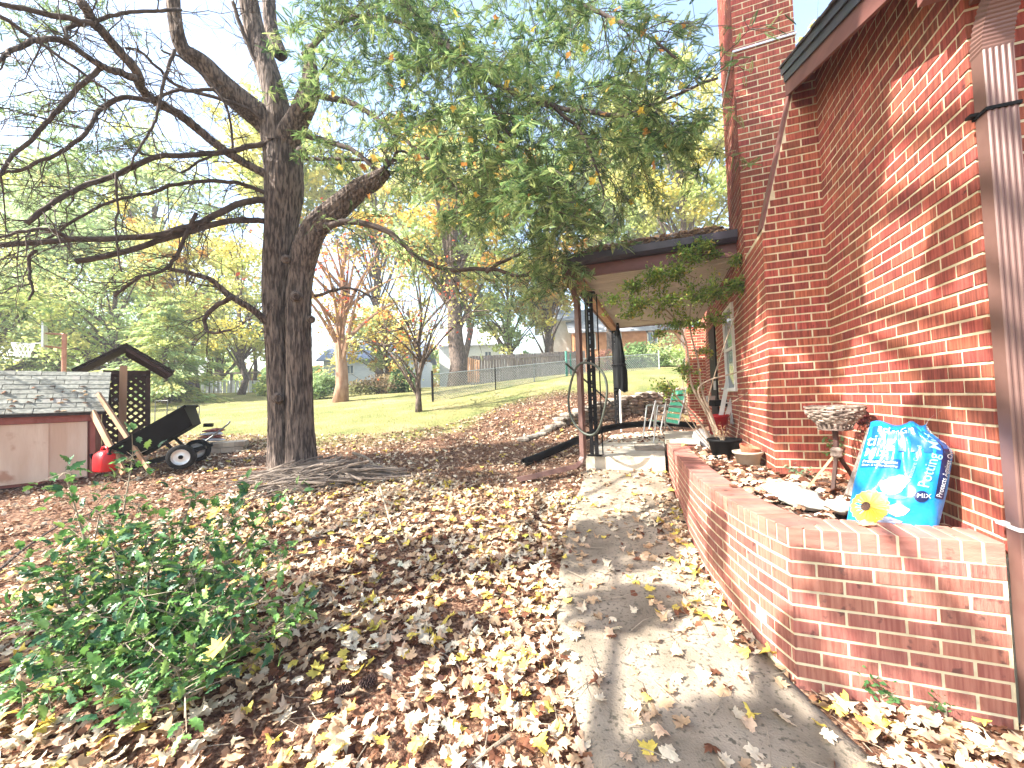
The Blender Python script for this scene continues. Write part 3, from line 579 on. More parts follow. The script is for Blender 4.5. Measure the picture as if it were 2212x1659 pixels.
o = pot('planter_pot', 'cream clay pot with a broken terracotta pot inside against the chimney', 'plant pot', np.array([.735, 4.30, .695]), .085, .12, .155, 'cream')
MB().lathe((.735, 4.30, .80), [(.05, 0), (.085, .075), (.092, .10), (.08, .10), (.06, .02)], 18, (.25, -.1, 1)).build('inner_pot', M_['terracotta'], o)
wb = at(1518, 975, 5.35); m = MB(); V = []; n1, n2 = 9, 16
for i in range(n1):
    f = i/(n1-1)
    for k in range(n2): a = 2*math.pi*k/n2; r = .115*(1-.25*f**3)*(1+.12*math.cos(3*a+5*f)+.05*random.random())*(1 if i < n1-1 else .3); V.append((wb[0]+r*math.cos(a), wb[1]+r*.8*math.sin(a), wb[2]+.30*f+.01*random.random()))
m.add(V, [(i*n2+k, i*n2+(k+1) % n2, (i+1)*n2+(k+1) % n2, (i+1)*n2+k) for i in range(n1-1) for k in range(n2)]+[tuple(range((n1-1)*n2, n1*n2))]); tag(m.build('sack', M_['white'], None, True), 'crumpled white sack standing behind the shrub stems', 'sack')
# white folded lawn furniture at wall
fl = thing('folded_ladder', 'white folded wooden ladder leaning against the house wall', 'ladder', tuple(at(1575, 915, 6.2)))
for (x0, y0, x1, y1) in ((1556, 905, 1578, 790), (1597, 912, 1574, 795), (1582, 916, 1590, 800), (1566, 912, 1600, 805)): MB().beam(at(x0, y0, 6.0), at(x1, y1, 6.3), .06, .028, (0, 1, 0)).build('rail', M_['white'], fl)
for y in (870, 840): MB().beam(at(1560, y, 6.1), at(1594, y, 6.1), .05, .02).build('rung', M_['white'], fl)
tag(MB().box(at(1560, 870, 6.6), (.35, .25, .10), .3).build('storage_tray', M_['black']), 'black tray on the ladder foot above the red bucket', 'tray')
tag(MB().box(at(1535, 862, 7.4), (.12, .10, .12), .2, taper=1.15).build('paint_can', M_['alum']), 'small grey metal can behind the shrub stems', 'can')
# door mat zone grill stuff at back: plant stand
# ------------------------------------------------------------------ planter contents
bc = at(1801, 878, 2.68)     # rim centre of basket
bs = thing('basket_stand', 'woven round basket on a wooden tripod stand in the brick planter', 'basket', (bc[0], bc[1], .70))
def rad(a): return .155
for i in range(9):
    z = bc[2]-.035-.0135*i; r = .158-.0055*i-.0009*i*i; t = np.linspace(0, 2*math.pi, 61)[:-1]; ph = math.pi*(i % 2)
    m = MB(); P = np.stack([bc[0]+(r+.008*np.cos(10*t+ph))*np.cos(t), bc[1]+(r+.008*np.cos(10*t+ph))*np.sin(t), z+.004*np.sin(5*t+i)], 1)
    V = []; 
    for p, a in zip(P, t): 
        o = np.array([math.cos(a), math.sin(a), 0])*.004; h_ = np.array([0, 0, .0068]); V += [p-h_, p+o, p+h_, p-o]
    m.add(V, [(j*4+k, j*4+(k+1) % 4, ((j+1) % 60)*4+(k+1) % 4, ((j+1) % 60)*4+k) for j in range(60) for k in range(4)]); m.build('weave_strand', M_['wicker'], bs)
for k in range(20):
    a = 2*math.pi*k/20; e = np.array([math.cos(a), math.sin(a), 0]); MB().beam(bc+e*.163+[0, 0, .002], bc+e*.085+[0, 0, -.155], .014, .003, tuple(e)).build('stake', M_['wicker'], bs)
for zz, r in ((0, .163), (-.007, .164), (-.026, .162)):
    t = np.linspace(0, 2*math.pi, 49)[:-1]; MB().tube(np.stack([bc[0]+r*np.cos(t), bc[1]+r*np.sin(t), bc[2]+zz+.003*np.sin(7*t)], 1), .0045, 5, closed=True).build('rim', M_['wicker'], bs)
MB().lathe(bc+[0, 0, -.158], [(0, 0), (.095, 0), (.10, .01), (0, .012)], 18).build('bottom', M_['wicker'], bs)
hub = bc+np.array([0, 0, -.31]); 
MB().tube([bc+[0, 0, -.158], hub], .017, 8).build('post', M_['dwood'], bs); MB().lathe(hub+[0, 0, -.035], [(.02, 0), (.036, .012), (.033, .03), (.037, .05), (.02, .07)], 12).build('rope_wrap', M_['wicker'], bs)
for x, y in ((1740, 1060), (1798, 1072), (1858, 1055)):
    f = onz(x, y, .705); MB().beam(hub+(f-hub)*.04, f, .022, .014).build('leg', M_['wood'] if x == 1740 else M_['dwood'], bs)
sb = thing('seed_pods', 'dark red dried seed pod cluster drooping behind the basket rim', 'seed pods', tuple(at(1862, 905, 2.62)))
c0 = at(1866, 905, 2.62); m = MB()
for i in range(36):
    p = c0+np.array([random.gauss(0, .014), random.gauss(0, .02), random.gauss(0, .032)]); r = .010+random.random()*.006; m.lathe(p, [(0, -r), (r*.8, -r*.6), (r, 0), (r*.7, r*.7), (0, r)], 6)
m.build('pods', M_['darkred'], sb, True); MB().tube([c0, at(1888, 928, 2.55), at(1908, 935, 2.5)], .008, 5).build('stalk', M_['dwood'], sb)
ws = MB(); ws.beam(at(1884, 928, 2.30), at(1834, 1072, 2.22), .04, .04, (1, 0, .3)); tag(ws.build('wooden_stake', M_['greywood']), 'grey weathered wooden stake leaning against the blue soil bag', 'stake')
# blue soil bag
B0 = np.array(onz(1936, 1155, .70)); 
BRt = np.array([.86, -.36, 0]); BRt /= np.linalg.norm(BRt); BN = np.array([-.36, -.86, .30]); BN /= np.linalg.norm(BN); BUp = np.cross(BRt, BN)*-1
if BUp[2] < 0: BUp = -BUp
BW, BHt = .17, .56
def bag_pt(u, v, off=0):
    e = .5*(1+math.cos(math.pi*max(0, (v-.72)/.28))) if v > .72 else 1
    hw = BW*(.98-.10*abs(v-.4))*((.45+.55*e) if u > 0 else (.86+.14*e)); sh = -.03+.115*v-.02*(1-e)
    g = max(0, (1-abs(u)**3.0))**.7*max(0, 1-abs(2*v-1)**7)**.6
    wr = .0045*math.sin(17*v+5*u+2*math.sin(7*u))+.0035*math.sin(31*u*v+9*v)+.004*math.sin(40*v+12*u)*max(0, v-.6)*2
    return B0+BRt*(sh+u*hw)+BUp*(v*BHt+.012*math.sin(6*u)*(v > .9))+BN*(.075*g+wr*(.3+g)+off)
bg_ = thing('soil_bag', 'bright blue plastic potting soil bag leaning on the house wall', 'bag', tuple(B0))
m = MB(); nu, nv = 36, 48; V = []
for j in range(nv+1):
    for i in range(nu+1): V.append(bag_pt(-1+2*i/nu, j/nv))
nf = len(V)
for j in range(nv+1):
    for i in range(nu+1):
        u, v = -1+2*i/nu, j/nv; p = bag_pt(u, v); g = max(0, (1-abs(u)**3.0))**.7*max(0, 1-abs(2*v-1)**7)**.6; V.append(p-BN*(.12*g+.002))
idx = lambda i, j, b=0: b+j*(nu+1)+i
m.add(V, [(idx(i, j), idx(i+1, j), idx(i+1, j+1), idx(i, j+1)) for j in range(nv) for i in range(nu)]+[(idx(i, j, nf), idx(i, j+1, nf), idx(i+1, j+1, nf), idx(i+1, j, nf)) for j in range(nv) for i in range(nu)])
m.build('film', M_['bagblue'], bg_, True)
def bag_patch(name, u0, u1, v0, v1, mt, fn=None, off=.0025, n=14):
    V = []; F = []
    for j in range(n+1):
        for i in range(n+1): V.append(bag_pt(u0+(u1-u0)*i/n, v0+(v1-v0)*j/n, off))
    for j in range(n):
        for i in range(n):
            a, b = (i+.5)/n*2-1, (j+.5)/n*2-1
            if fn is None or fn(a, b): F.append((j*(n+1)+i, j*(n+1)+i+1, (j+1)*(n+1)+i+1, (j+1)*(n+1)+i))
    return MB().add(V, F).build(name, M_[mt], bg_, True)
def bag_poly(name, uv, mt, off=.004):   # filled fan
    c = np.mean(uv, axis=0); V = [bag_pt(*c, off)]; F = []; uv = list(uv)
    for k in (.5, 1.0): V += [bag_pt(*(c+(np.array(p)-c)*k), off) for p in uv]
    n = len(uv); F = [(0, 1+i, 1+(i+1) % n) for i in range(n)]+[(1+i, 1+n+i, 1+n+(i+1) % n, 1+(i+1) % n) for i in range(n)]
    return MB().add(V, F).build(name, M_[mt], bg_)
def bag_text(txt, u, v, h, mt, ang=0, off=.0045, squeeze=1.0, bold=.0):
    cu = bpy.data.curves.new('lettering', 'FONT'); cu.body = txt; cu.size = 1; cu.offset = bold; cu.resolution_u = 3; ob = bpy.data.objects.new('lettering', cu); COL.objects.link(ob)
    bpy.context.view_layer.update(); me = bpy.data.meshes.new_from_object(ob.evaluated_get(bpy.context.evaluated_depsgraph_get())); bpy.data.objects.remove(ob)
    ca, sa = math.cos(ang), math.sin(ang)
    for vv in me.vertices:
        x, y = vv.co.x*h*squeeze, vv.co.y*h; x, y = x*ca-y*sa, x*sa+y*ca; vv.co = Vector(bag_pt(u+x/BW, v+y/BHt, off))
    me.materials.clear(); me.materials.append(M_[mt]); link('lettering', me, bg_)
bag_patch('dark_label', -.98, .96, .71, .93, 'bagdark', off=.0022)
bag_text('acle-Gro', -.72, .885, .050, 'print_white', -.06, bold=.004)
bag_text('ting', -.95, .765, .080, 'print_white', -.05, bold=.004); bag_text('Mix', -.93, .662, .062, 'print_white', -.03, bold=.004)
bag_patch('label_strip', -.95, -.05, .555, .635, 'bagdark', off=.003); bag_text('Protects Against', -.92, .60, .021, 'print_white', -.03); bag_text('Over- & Underwatering', -.92, .57, .0145, 'print_white', -.03)
bag_text('Potting Mix', .62, .41, .058, 'print_pale', R_(84), bold=.004); bag_text('Moisture Control', .24, .46, .024, 'print_pale', R_(84))
bag_patch('navy_strip', .78, .95, .34, .82, 'navy', off=.003); bag_text('Protects Against Over- & Underwatering', .91, .35, .027, 'print_white', R_(86), off=.005)
for k in range(18):
    a = 2*math.pi*k/18; c = np.array([-.52, .20]); r = 1; tip = c+np.array([math.cos(a)*.46, math.sin(a)*.15]); s1 = c+np.array([math.cos(a-.2)*.42, math.sin(a-.2)*.135]); s2 = c+np.array([math.cos(a+.2)*.42, math.sin(a+.2)*.135])
    bag_poly('flower_petal', [c, s1, tip, s2], 'yellow', .004+.0004*(k % 3))
bag_poly('flower_center', [(-.60+.11*math.cos(a), .20+.04*math.sin(a)) for a in np.linspace(0, 6.1, 12)], 'soil', .006)
for (cu_, cv, ru, rv, mt) in ((-.12, .40, .28, .075, 'print_lilac'), (.02, .45, .20, .05, 'print_lilac'), (-.02, .31, .28, .018, 'greenweb'), (.10, .20, .24, .05, 'orange'), (-.05, .10, .30, .03, 'print_lilac')):
    bag_poly('flower_print', [(cu_+ru*math.cos(a)*(1+.12*math.sin(5*a)), cv+rv*math.sin(a)*(1+.12*math.cos(4*a))) for a in np.linspace(0, 6.1, 18)], mt, .0036)
bag_poly('seal_mark', [(.52+.15*math.cos(a), .335+.048*math.sin(a)) for a in np.linspace(0, 6.1, 14)], 'navy', .004); bag_text('MIX', .43, .322, .028, 'print_white', .1, off=.0055)
# plastic bags
def blob(name, label, cat, path, rr, flat, mt, seed):
    r_ = random.Random(seed); P = curve(path, 22); V = []; n = 22
    for i, p in enumerate(P):
        f = i/21; r = rr*max(.10, math.sin(math.pi*min(max(f, .03), .97)))**.55
        t = P[min(i+1, 21)]-P[max(i-1, 0)]; t /= np.linalg.norm(t); s_ = np.cross(t, [0, 0, 1.0]); s_ /= np.linalg.norm(s_)
        for k in range(n):
            a = 2*math.pi*k/n; q_ = r*(1+.14*math.sin(4*a+i*.8)+.10*(r_.random()-.5)); V.append(p+s_*q_*math.cos(a)+np.array([0, 0, 1])*q_*flat*math.sin(a))
    m = MB().add(V, [(i*n+k, i*n+(k+1) % n, (i+1)*n+(k+1) % n, (i+1)*n+k) for i in range(21) for k in range(n)]+[tuple(range(n)), tuple(range(21*n, 22*n))]); tag(m.build(name, M_[mt], None, True), label, cat)
blob('plastic_bag', 'milky white plastic bag lying crumpled on the planter leaves', 'plastic bag', [onz(1648, 1050, .75), onz(1690, 1056, .76), onz(1740, 1080, .75), onz(1790, 1098, .735)], .105, .5, 'plastic', 3)
blob('plastic_bag', 'small peach tinted plastic bag between tripod foot and blue soil bag', 'plastic bag', [onz(1785, 1098, .75), onz(1815, 1095, .75), onz(1850, 1098, .74)], .075, .5, 'cream', 5)
# ------------------------------------------------------------------ shed, lattice tower, cart and things on the left
sd = thing('storage_shed', 'low tan storage shed with red trim and grey shingled roof', 'shed', tuple(at(100, 1035, 5.2)))
bR = at(206, 1032, 5.35); bL = at(-70, 1054, 4.66); d_ = bR-bL; d_[2] = 0; Ls = np.linalg.norm(d_); d_ /= Ls; nb = np.array([-d_[1], d_[0], 0])   # away from the camera
if np.dot(nb[:2], -np.array(bR[:2])) > 0: nb = -nb
sz0 = .50; WT = 1.415
def S_(a, b, z): return np.array([bL[0], bL[1], 0])+d_*a+nb*b+np.array([0, 0, z])
def sbox(m, a0, a1, b0, b1, z0, z1):
    v = [S_(a, b, z) for z in (z0, z1) for a, b in ((a0, b0), (a1, b0), (a1, b1), (a0, b1))]; return m.add(v, [(0, 3, 2, 1), (4, 5, 6, 7), (0, 1, 5, 4), (1, 2, 6, 5), (2, 3, 7, 6), (3, 0, 4, 7)])
d_ = d_; bL = bR-d_*2.4; bL[2] = 0; Ls = 2.4; DP = .80
sbox(MB(), 0, Ls, .02, DP-.1, sz0+.02, WT).build('wall', M_['redwood'], sd)
x = Ls-.062
for i, wd in enumerate((1.02, .95, .95)):
    a1 = x; a0 = x-wd; pn = sbox(MB(), a0+.012, a1-.012, -.012, .018, sz0+.06, WT-.115).build('door', M_['shedpanel'], sd)
    for c in (a0+.05, (a0+a1)/2+.12, a1-.05): sbox(MB(), c-.038, c+.038, -.026, -.013, sz0+.07, WT-.12).build('batten', M_['shedpanel'], pn)
    x = a0
sbox(MB(), Ls-.05, Ls, -.03, .018, sz0+.04, WT-.115).build('corner_trim', M_['redwood'], sd); sbox(MB(), 0, Ls+.02, -.035, .018, WT-.11, WT+.01).build('fascia', M_['redwood'], sd)
sbox(MB(), 0, Ls-.05, .1, DP-.1, sz0-.3, sz0+.03).build('skid', M_['dwood'], sd)
ez, rz_, OV = WT+.0, 1.985, .10     # eave, ridge
m = MB(); V = [S_(0, -OV, ez), S_(Ls+.10, -OV, ez), S_(Ls+.10, DP/2, rz_), S_(0, DP/2, rz_), S_(Ls+.10, DP+OV, ez), S_(0, DP+OV, ez)]
m.add([p-[0, 0, .025] for p in V]+V, [(6, 7, 8, 9), (9, 8, 10, 11), (3, 2, 1, 0), (5, 4, 2, 3), (0, 1, 7, 6), (1, 2, 8, 7), (2, 4, 10, 8), (4, 5, 11, 10)]); sroof = m.build('roof', M_['dshing'], sd)
nr = 9
for r in range(nr):
    a = Ls+.12; first = True; f0, f1 = r/nr, (r+1.12)/nr; f1 = min(f1, 1)
    while a > Ls-3.2:
        wdt = .22 if not (first and r % 2) else .30; a0 = a-wdt+.006; u = lambda f, o: (-OV-.012+(DP/2+OV+.012)*f, ez+(rz_-ez)*f+o); th = .010+.005*random.random()
        v = []
        for o in (.004, .004+th):
            for aa, f in ((a0, f0), (a, f0), (a, f1), (a0, f1)): b_, z_ = u(f, o+(.0 if f == f1 else .008)); v.append(S_(aa, b_, z_))
        MB().add(v, [(0, 3, 2, 1), (4, 5, 6, 7), (0, 1, 5, 4), (1, 2, 6, 5), (2, 3, 7, 6), (3, 0, 4, 7)]).build('shingle', M_['shing'], sroof); a = a0-.006; first = False
# lattice tower
lt = thing('lattice_well_house', 'dark lattice shelter with small gable roof behind the shed corner', 'shelter', tuple(at(270, 985, 6.2)))
q0, q1 = at(222, 930, 6.0), at(322, 930, 6.5); _q = np.array(at(270, 930, 6.0))[:2]; _q /= np.linalg.norm(_q); e1 = np.array([_q[1], -_q[0], 0])
WL_ = .2
while proj(q0+e1*WL_)[0][0] < 320: WL_ += .01
e2 = np.array([-e1[1], e1[0], 0])
if e2 @ np.array([q0[0], q0[1], 0]) < 0: e2 = -e2
def T_(a, b, z): return np.array([q0[0], q0[1], 0])+e1*a+e2*b+np.array([0, 0, z])
zb, zt = .62, 2.02
for a, b in ((0, .55), (WL_, .55), (WL_, 0)): MB().beam(T_(a, b, zb), T_(a, b, zt+.05), .05, .05, tuple(e2)).build('post', M_['dwood'], lt)
MB().beam(at(263, 1002, 5.95), at(267, 790, 5.95), .085, .06, tuple(e2)).build('post', M_['wood'], lt)
def lattice(o0, dirv, W, H, offv):
    sp = .105; k = -H
    for sgn, oo in ((1, 0), (-1, .009)):
        k = -H
        while k < W+H:
            a0, z0_ = (k, 0) if sgn > 0 else (k, H); pts = []
            # clip the line a = k + sgn*t.. to the panel
            def line(t): return (k+t, t if sgn > 0 else H-t)
            t0 = max(0, -k); t1 = min(H, W-k)
            if t1-t0 > .03:
                p = [line(t0), line(t1)]; P0, P1 = [o0+dirv*a+np.array([0, 0, z])+offv*oo for a, z in p]
                MB().beam(P0, P1, .034, .007, tuple(offv)).build('lattice_slat', M_['dwood'], lt)
            k += sp*math.sqrt(2)*.78
lattice(T_(0, .0, zb+.03), e1, WL_, zt-zb-.05, -e2); lattice(T_(WL_, 0, zb+.03), e2, .55, zt-zb-.05, e1); lattice(T_(0, .55, zb+.03), e1, WL_, zt-zb-.05, e2)
for b in (0, .55): MB().beam(T_(0, b, zt), T_(WL_, b, zt), .05, .08).build('rail', M_['dwood'], lt)
mid, ph_ = WL_/2, .30
for sgn in (-1, 1):
    v = []; 
    for o in (0, .03):
        for b in (-.22, .75): v += [T_(mid, b, zt+.10+ph_+o), T_(mid+sgn*(WL_/2+.30), b, zt-.02+o)]
    rfp = MB().add(v, [(0, 1, 3, 2), (4, 6, 7, 5), (0, 4, 5, 1), (1, 5, 7, 3), (3, 7, 6, 2), (2, 6, 4, 0)]).build('roof_panel', M_['dshing'], lt)
    for i in range(4):
        f0 = i/4; f1 = f0+.27; v = []
        for o in (.032, .048):
            for b in (-.235, .765): v += [T_(mid+sgn*(WL_/2+.31)*(1-f1), b, zt-.02+(ph_+.12)*f1+o), T_(mid+sgn*(WL_/2+.31)*(1-f0), b, zt-.02+(ph_+.12)*f0+o+.006)]
        MB().add(v, [(0, 1, 3, 2), (4, 6, 7, 5), (0, 4, 5, 1), (1, 5, 7, 3), (3, 7, 6, 2), (2, 6, 4, 0)]).build('shingle', M_['dshing'], rfp)
for i in range(5): MB().beam(T_(mid, -.2+.22*i, zt+.06+ph_), T_(WL_+.27, -.2+.22*i, zt-.04), .035, .05).build('rafter', M_['dwood'], lt)
# boards leaning on the shed
BG = 'boards leaning by the shed corner'
for lb, a, b, wd in (('long tan board leaning from shed eave down to the cart', at(212, 850, 5.3), at(322, 1015, 5.1), .05), ('second long tan board leaning just under the first', at(218, 862, 5.4), at(300, 985, 5.2), .04), ('short wide board leaning at the shed corner above gas can', at(200, 890, 5.3), at(268, 1022, 4.95), .075)):
    tag(MB().beam(a, b, wd, .03, (.3, -1, 0)).build('board', M_['wood']), lb, 'board', BG)
# gas can
gcn = at(226, 1018, 5.0); gc = thing('gas_can', 'red plastic gas can on the ground beside the shed corner', 'gas can', tuple(gcn))
m = MB(); V = []; prof = [(.9, 0), (1, .02), (1, .16), (.92, .21), (.55, .25), (.3, .265)]
for r, z in prof:
    for k in range(20):
        a = 2*math.pi*k/20; c, s_ = math.cos(a), math.sin(a); V.append((gcn[0]+.13*r*math.copysign(abs(c)**.6, c), gcn[1]+.09*r*math.copysign(abs(s_)**.6, s_), gcn[2]+z))
m.add(V, [(i*20+k, i*20+(k+1) % 20, (i+1)*20+(k+1) % 20, (i+1)*20+k) for i in range(5) for k in range(20)]+[tuple(range(20))[::-1], tuple(range(100, 120))]); m.build('body', M_['red'], gc, True)
MB().tube(curve([gcn+[-.08, 0, .23], gcn+[-.05, 0, .30], gcn+[.05, 0, .30], gcn+[.08, 0, .22]], 12), .013, 7).build('handle', M_['red'], gc, True); MB().lathe(gcn+[.09, 0, .20], [(.025, 0), (.025, .03), (.012, .04), (.010, .10)], 10, (.5, 0, 1)).build('spout', M_['black'], gc)
# dump cart, tipped
ct = thing('dump_cart', 'black poly dump cart tipped up on its wheels beside the lattice shelter', 'garden cart', tuple(at(395, 1005, 5.55)))
_r = np.array(at(392, 987, 5.3))[:2]; _r = _r/np.linalg.norm(_r); cF = np.array([_r[0]+.10, _r[1]+.22, 0]); cF /= np.linalg.norm(cF); cR = np.array([cF[1], -cF[0], 0])
w0 = at(392, 987, 5.3)      # near wheel centre
def C_(a, b, z): return w0+cR*a+cF*b+np.array([0, 0, z])
WR_ = .165
def wheel(c, nm='wheel'):
    ax_ = tuple(cF); t_ = MB().lathe(c-cF*.045, [(WR_*.62, 0), (WR_*.9, .0), (WR_, .02), (WR_, .07), (WR_*.9, .09), (WR_*.62, .09)], 26, ax_).build('wheel', M_['rubber'], ct, True)
    MB().lathe(c-cF*.048, [(0, .015), (WR_*.2, .01), (WR_*.45, .03), (WR_*.60, .012), (WR_*.64, 0), (WR_*.64, .03)], 24, ax_).build('rim', M_['alum'], t_, True); MB().lathe(c-cF*.05, [(0, 0), (WR_*.16, .004), (WR_*.18, .02)], 12, ax_).build('hub', M_['black'], t_)
wheel(w0); wheel(C_(.04, .62, .02)); MB().tube([w0, C_(.04, .62, .02)], .012, 8).build('axle', M_['blackmetal'], ct)
# tub: long axis in the picture plane, tilted 34 deg
th_ = R_(34); ux = cR*math.cos(th_)+np.array([0, 0, math.sin(th_)]); uz = -cR*math.sin(th_)+np.array([0, 0, math.cos(th_)]); tc = at(338, 942, 5.2)+cF*.05
def tub(m, L0, L1, W0, W1, H_, zo, th=.012):
    def ring(L, W, z): return [tc+ux*a+cF*(b+.30)+uz*z for a, b in ((-L[0], -W), (L[1], -W), (L[1], W), (-L[0], W))]
    V = ring(L0, W0, zo)+ring(L1, W1, zo+H_)+ring((L1[0]+.03, L1[1]+.03), W1+.03, zo+H_)+ring((L1[0]+.03, L1[1]+.03), W1+.03, zo+H_-.03)+ring((L1[0]-th, L1[1]-th), W1-th, zo+H_)+ring((L0[0]-th, L0[1]-th), W0-th, zo+th)
    q_ = lambda a, b: [(a+i, a+(i+1) % 4, b+(i+1) % 4, b+i) for i in range(4)]
    return m.add(V, [(3, 2, 1, 0)]+q_(0, 4)+q_(12, 8)+q_(8, 16)+q_(16, 20)+[(20, 21, 22, 23)])
tub(MB(), (.36, .36), (.46, .44), .24, .31, .27, -.10).build('tub', M_['black'], ct)
MB().beam(tc-ux*.48+cF*(-.03)+uz*.152, tc+ux*.47+cF*(-.03)+uz*.152, .012, .012).build('rim_wire', M_['galv'], ct)
MB().beam(tc+ux*.42+uz*-.16+cF*.3, tc+ux*.5+uz*-.22+cF*.3, .12, .05).build('latch', M_['black'], ct)
for b in (.1, .5): MB().beam(C_(-.55, b, -.10), C_(.25, b, .10), .035, .05).build('frame', M_['blackmetal'], ct)
MB().tube([C_(-.5, .3, -.10), C_(-.95, .3, -.06), C_(-1.0, .3, .1)], .018, 7).build('tow_bar', M_['blackmetal'], ct)
for b in (.05, .55): MB().beam(C_(-.02, b, .0), tc+cF*(b-.02)-uz*.09, .04, .03).build('bracket', M_['blackmetal'], ct)
# paver pallet with bags, wheelbarrow handle
pv = thing('paver_stack', 'low stack of pale pavers under folded bags behind the cart', 'paver stack', tuple(at(440, 968, 6.4)))
pc0 = at(448, 966, 6.3); pc0[2] = g1(pc0[0], pc0[1])
for r in range(2):
    for i in range(6):
        for j in range(2): p = pc0+cR*(-.36+.152*i+.03*r)+cF*(.1+.22*j)+np.array([0, 0, .06+.085*r]); MB().box(p, (.146, .21, .078), math.atan2(cR[1], cR[0])+random.gauss(0, .02)).build('paver', M_['pallet'], pv)
FB = 'folded bags on the paver stack'
for i, (mt, lb) in enumerate((('whitewall', 'flat grey white bag lowest of the pile on the pavers'), ('redwood', 'flat faded red bag lying in the middle of the paver pile'), ('whitewall', 'pale folded bag lying third up on the paver pile'), ('redwood', 'small faded red bag topmost of the pile on the pavers'))):
    blob('folded_bag', lb, 'bag', [pc0+cR*(-.20+.03*i)+cF*.2+[0, 0, .225+.05*i], pc0+cF*.22+cR*.03*i+[0, 0, .24+.05*i], pc0+cR*(.20-.02*i)+cF*.2+[0, 0, .22+.05*i]], .12, .25, mt, 20+i)
tag(MB().tube(curve([at(425, 965, 6.0), at(455, 945, 6.0), at(490, 918, 6.0), at(497, 910, 6.0)], 16), .013, 7).build('wheelbarrow_handle', M_['galv']), 'thin grey metal handle sticking up right of the cart', 'handle')
for lb, x0, x1, y0, y1, d in (('thin square wire frame standing on lawn, the nearer to the cart', 384, 431, 878, 930, 6.6), ('thin tall wire frame standing close to the lattice shelter', 336, 362, 866, 938, 6.9)):
    tag(MB().tube([at(x0-3, y1, d), at(x0, y0, d), at(x1, y0-1, d), at(x1-3, y1-12, d)], .009, 6).build('wire_frame', M_['galv']), lb, 'wire frame', 'wire frames on the lawn')
# basketball hoop
hp = thing('basketball_hoop', 'basketball hoop with white backboard seen edge on and rust pole', 'basketball hoop', tuple(at(137, 830, 12.5)))
hg = at(137, 830, 12.5); hg[2] = g1(hg[0], hg[1]); t1 = at(139, 722, 12.5); t2 = at(137, 752, 12.5)
MB().tube([hg, t1], .06, 10).build('pole', M_['orangemetal'], hp)
bb = at(96, 727, 12.5); MB().tube([t1, bb+[0, 0, .1]], .03, 8).build('arm', M_['orangemetal'], hp); MB().tube([t2, bb-[0, 0, .3]], .03, 8).build('arm', M_['orangemetal'], hp)
vr = bb.copy(); vr[2] = 0; vr /= np.linalg.norm(vr); hd = np.array([-vr[1], vr[0], 0])*-1     # board edge faces us
m = MB(); Mx = Matrix(((vr[0]*.995+hd[0]*.08, hd[0]*.995-vr[0]*.08, 0, bb[0]), (vr[1]*.995+hd[1]*.08, hd[1]*.995-vr[1]*.08, 0, bb[1]), (0, 0, 1, bb[2]), (0, 0, 0, 1))); m.box(None, (1.1, .045, .78), M=Mx); m.build('backboard', M_['acrylic'], hp)
rc = at(50, 743, 12.5); t = np.linspace(0, 2*math.pi, 25)[:-1]; MB().tube(np.stack([rc[0]+.24*np.cos(t), rc[1]+.24*np.sin(t), rc[2]+0*t], 1), .012, 6, closed=True).build('rim', M_['galv'], hp); MB().beam(rc+hd*.0, bb-[0, 0, .2], .03, .03).build('rim_bracket', M_['galv'], hp)
m = MB()
for k in range(12):
    a = 2*math.pi*k/12
    for s_ in (1, -1):
        z = [(.24, 0, 0), (.20, .15, .26), (.15, .30, .52), (.14, .42, .80)]; m.tube([(rc[0]+r*math.cos(a+s_*o), rc[1]+r*math.sin(a+s_*o), rc[2]-h) for r, h, o in z], .010, 4)
m.build('net', M_['white'], hp)
# ------------------------------------------------------------------ stone retaining wall
rw = thing('stone_retaining_wall', 'dry stacked fieldstone retaining wall curving behind the porch floor', 'stone wall', tuple(SWP[2][0]))
WP = curve([p for p, h in SWP], 60); WH = np.interp(np.linspace(0, 4, 60), range(5), [h for p, h in SWP]); cum = np.r_[0, np.cumsum(np.linalg.norm(np.diff(WP[:, :2], axis=0), axis=1))]
def stone(c, L, D, Hh, ang, parent):
    n = 9; V = []
    for j, (f, s_) in enumerate(((-.5, .82), (-.2, 1), (.2, 1), (.5, .80))):
        for k in range(n):
            a = 2*math.pi*k/n; x, y = math.cos(a), math.sin(a); x = math.copysign(abs(x)**.55, x)*L/2*s_*(1+random.gauss(0, .05)); y = math.copysign(abs(y)**.55, y)*D/2*s_*(1+random.gauss(0, .04)); V.append((x, y, f*Hh*(1+random.gauss(0, .05))))
    m = MB().add(V, [(j*n+k, j*n+(k+1) % n, (j+1)*n+(k+1) % n, (j+1)*n+k) for j in range(3) for k in range(n)]+[tuple(range(n))[::-1], tuple(range(3*n, 4*n))])
    return m.build('stone', M_['stone'], parent, False, Matrix.Translation(c) @ Matrix.Rotation(ang+random.gauss(0, .06), 4, 'Z') @ Matrix.Rotation(random.gauss(0, .05), 4, 'Y'))
row = 0; z = 0
while z < .8:
    hh = .085; s_ = random.random()*.1
    while s_ < cum[-1]:
        L = random.uniform(.16, .36); i = int(np.searchsorted(cum, min(s_+L/2, cum[-1]-1e-3))); i = min(i, 58); H0 = WH[i]
        if z < H0-.01: t = WP[i+1]-WP[i]; h2 = hh*random.uniform(.8, 1.1); stone((WP[i][0], WP[i][1]+.06*z/.5+random.gauss(0, .012), WP[i][2]+z+h2/2-.01), L, .26, h2, math.atan2(t[1], t[0]), rw)
        s_ += L+.012
    z += hh-.004
for i in range(9):
    p = at(1130+i*10, 932-i*2.5, 7.4+i*.08); stone((p[0], p[1], g1(p[0], p[1])+.03), .24, .18, .08, random.random(), rw)
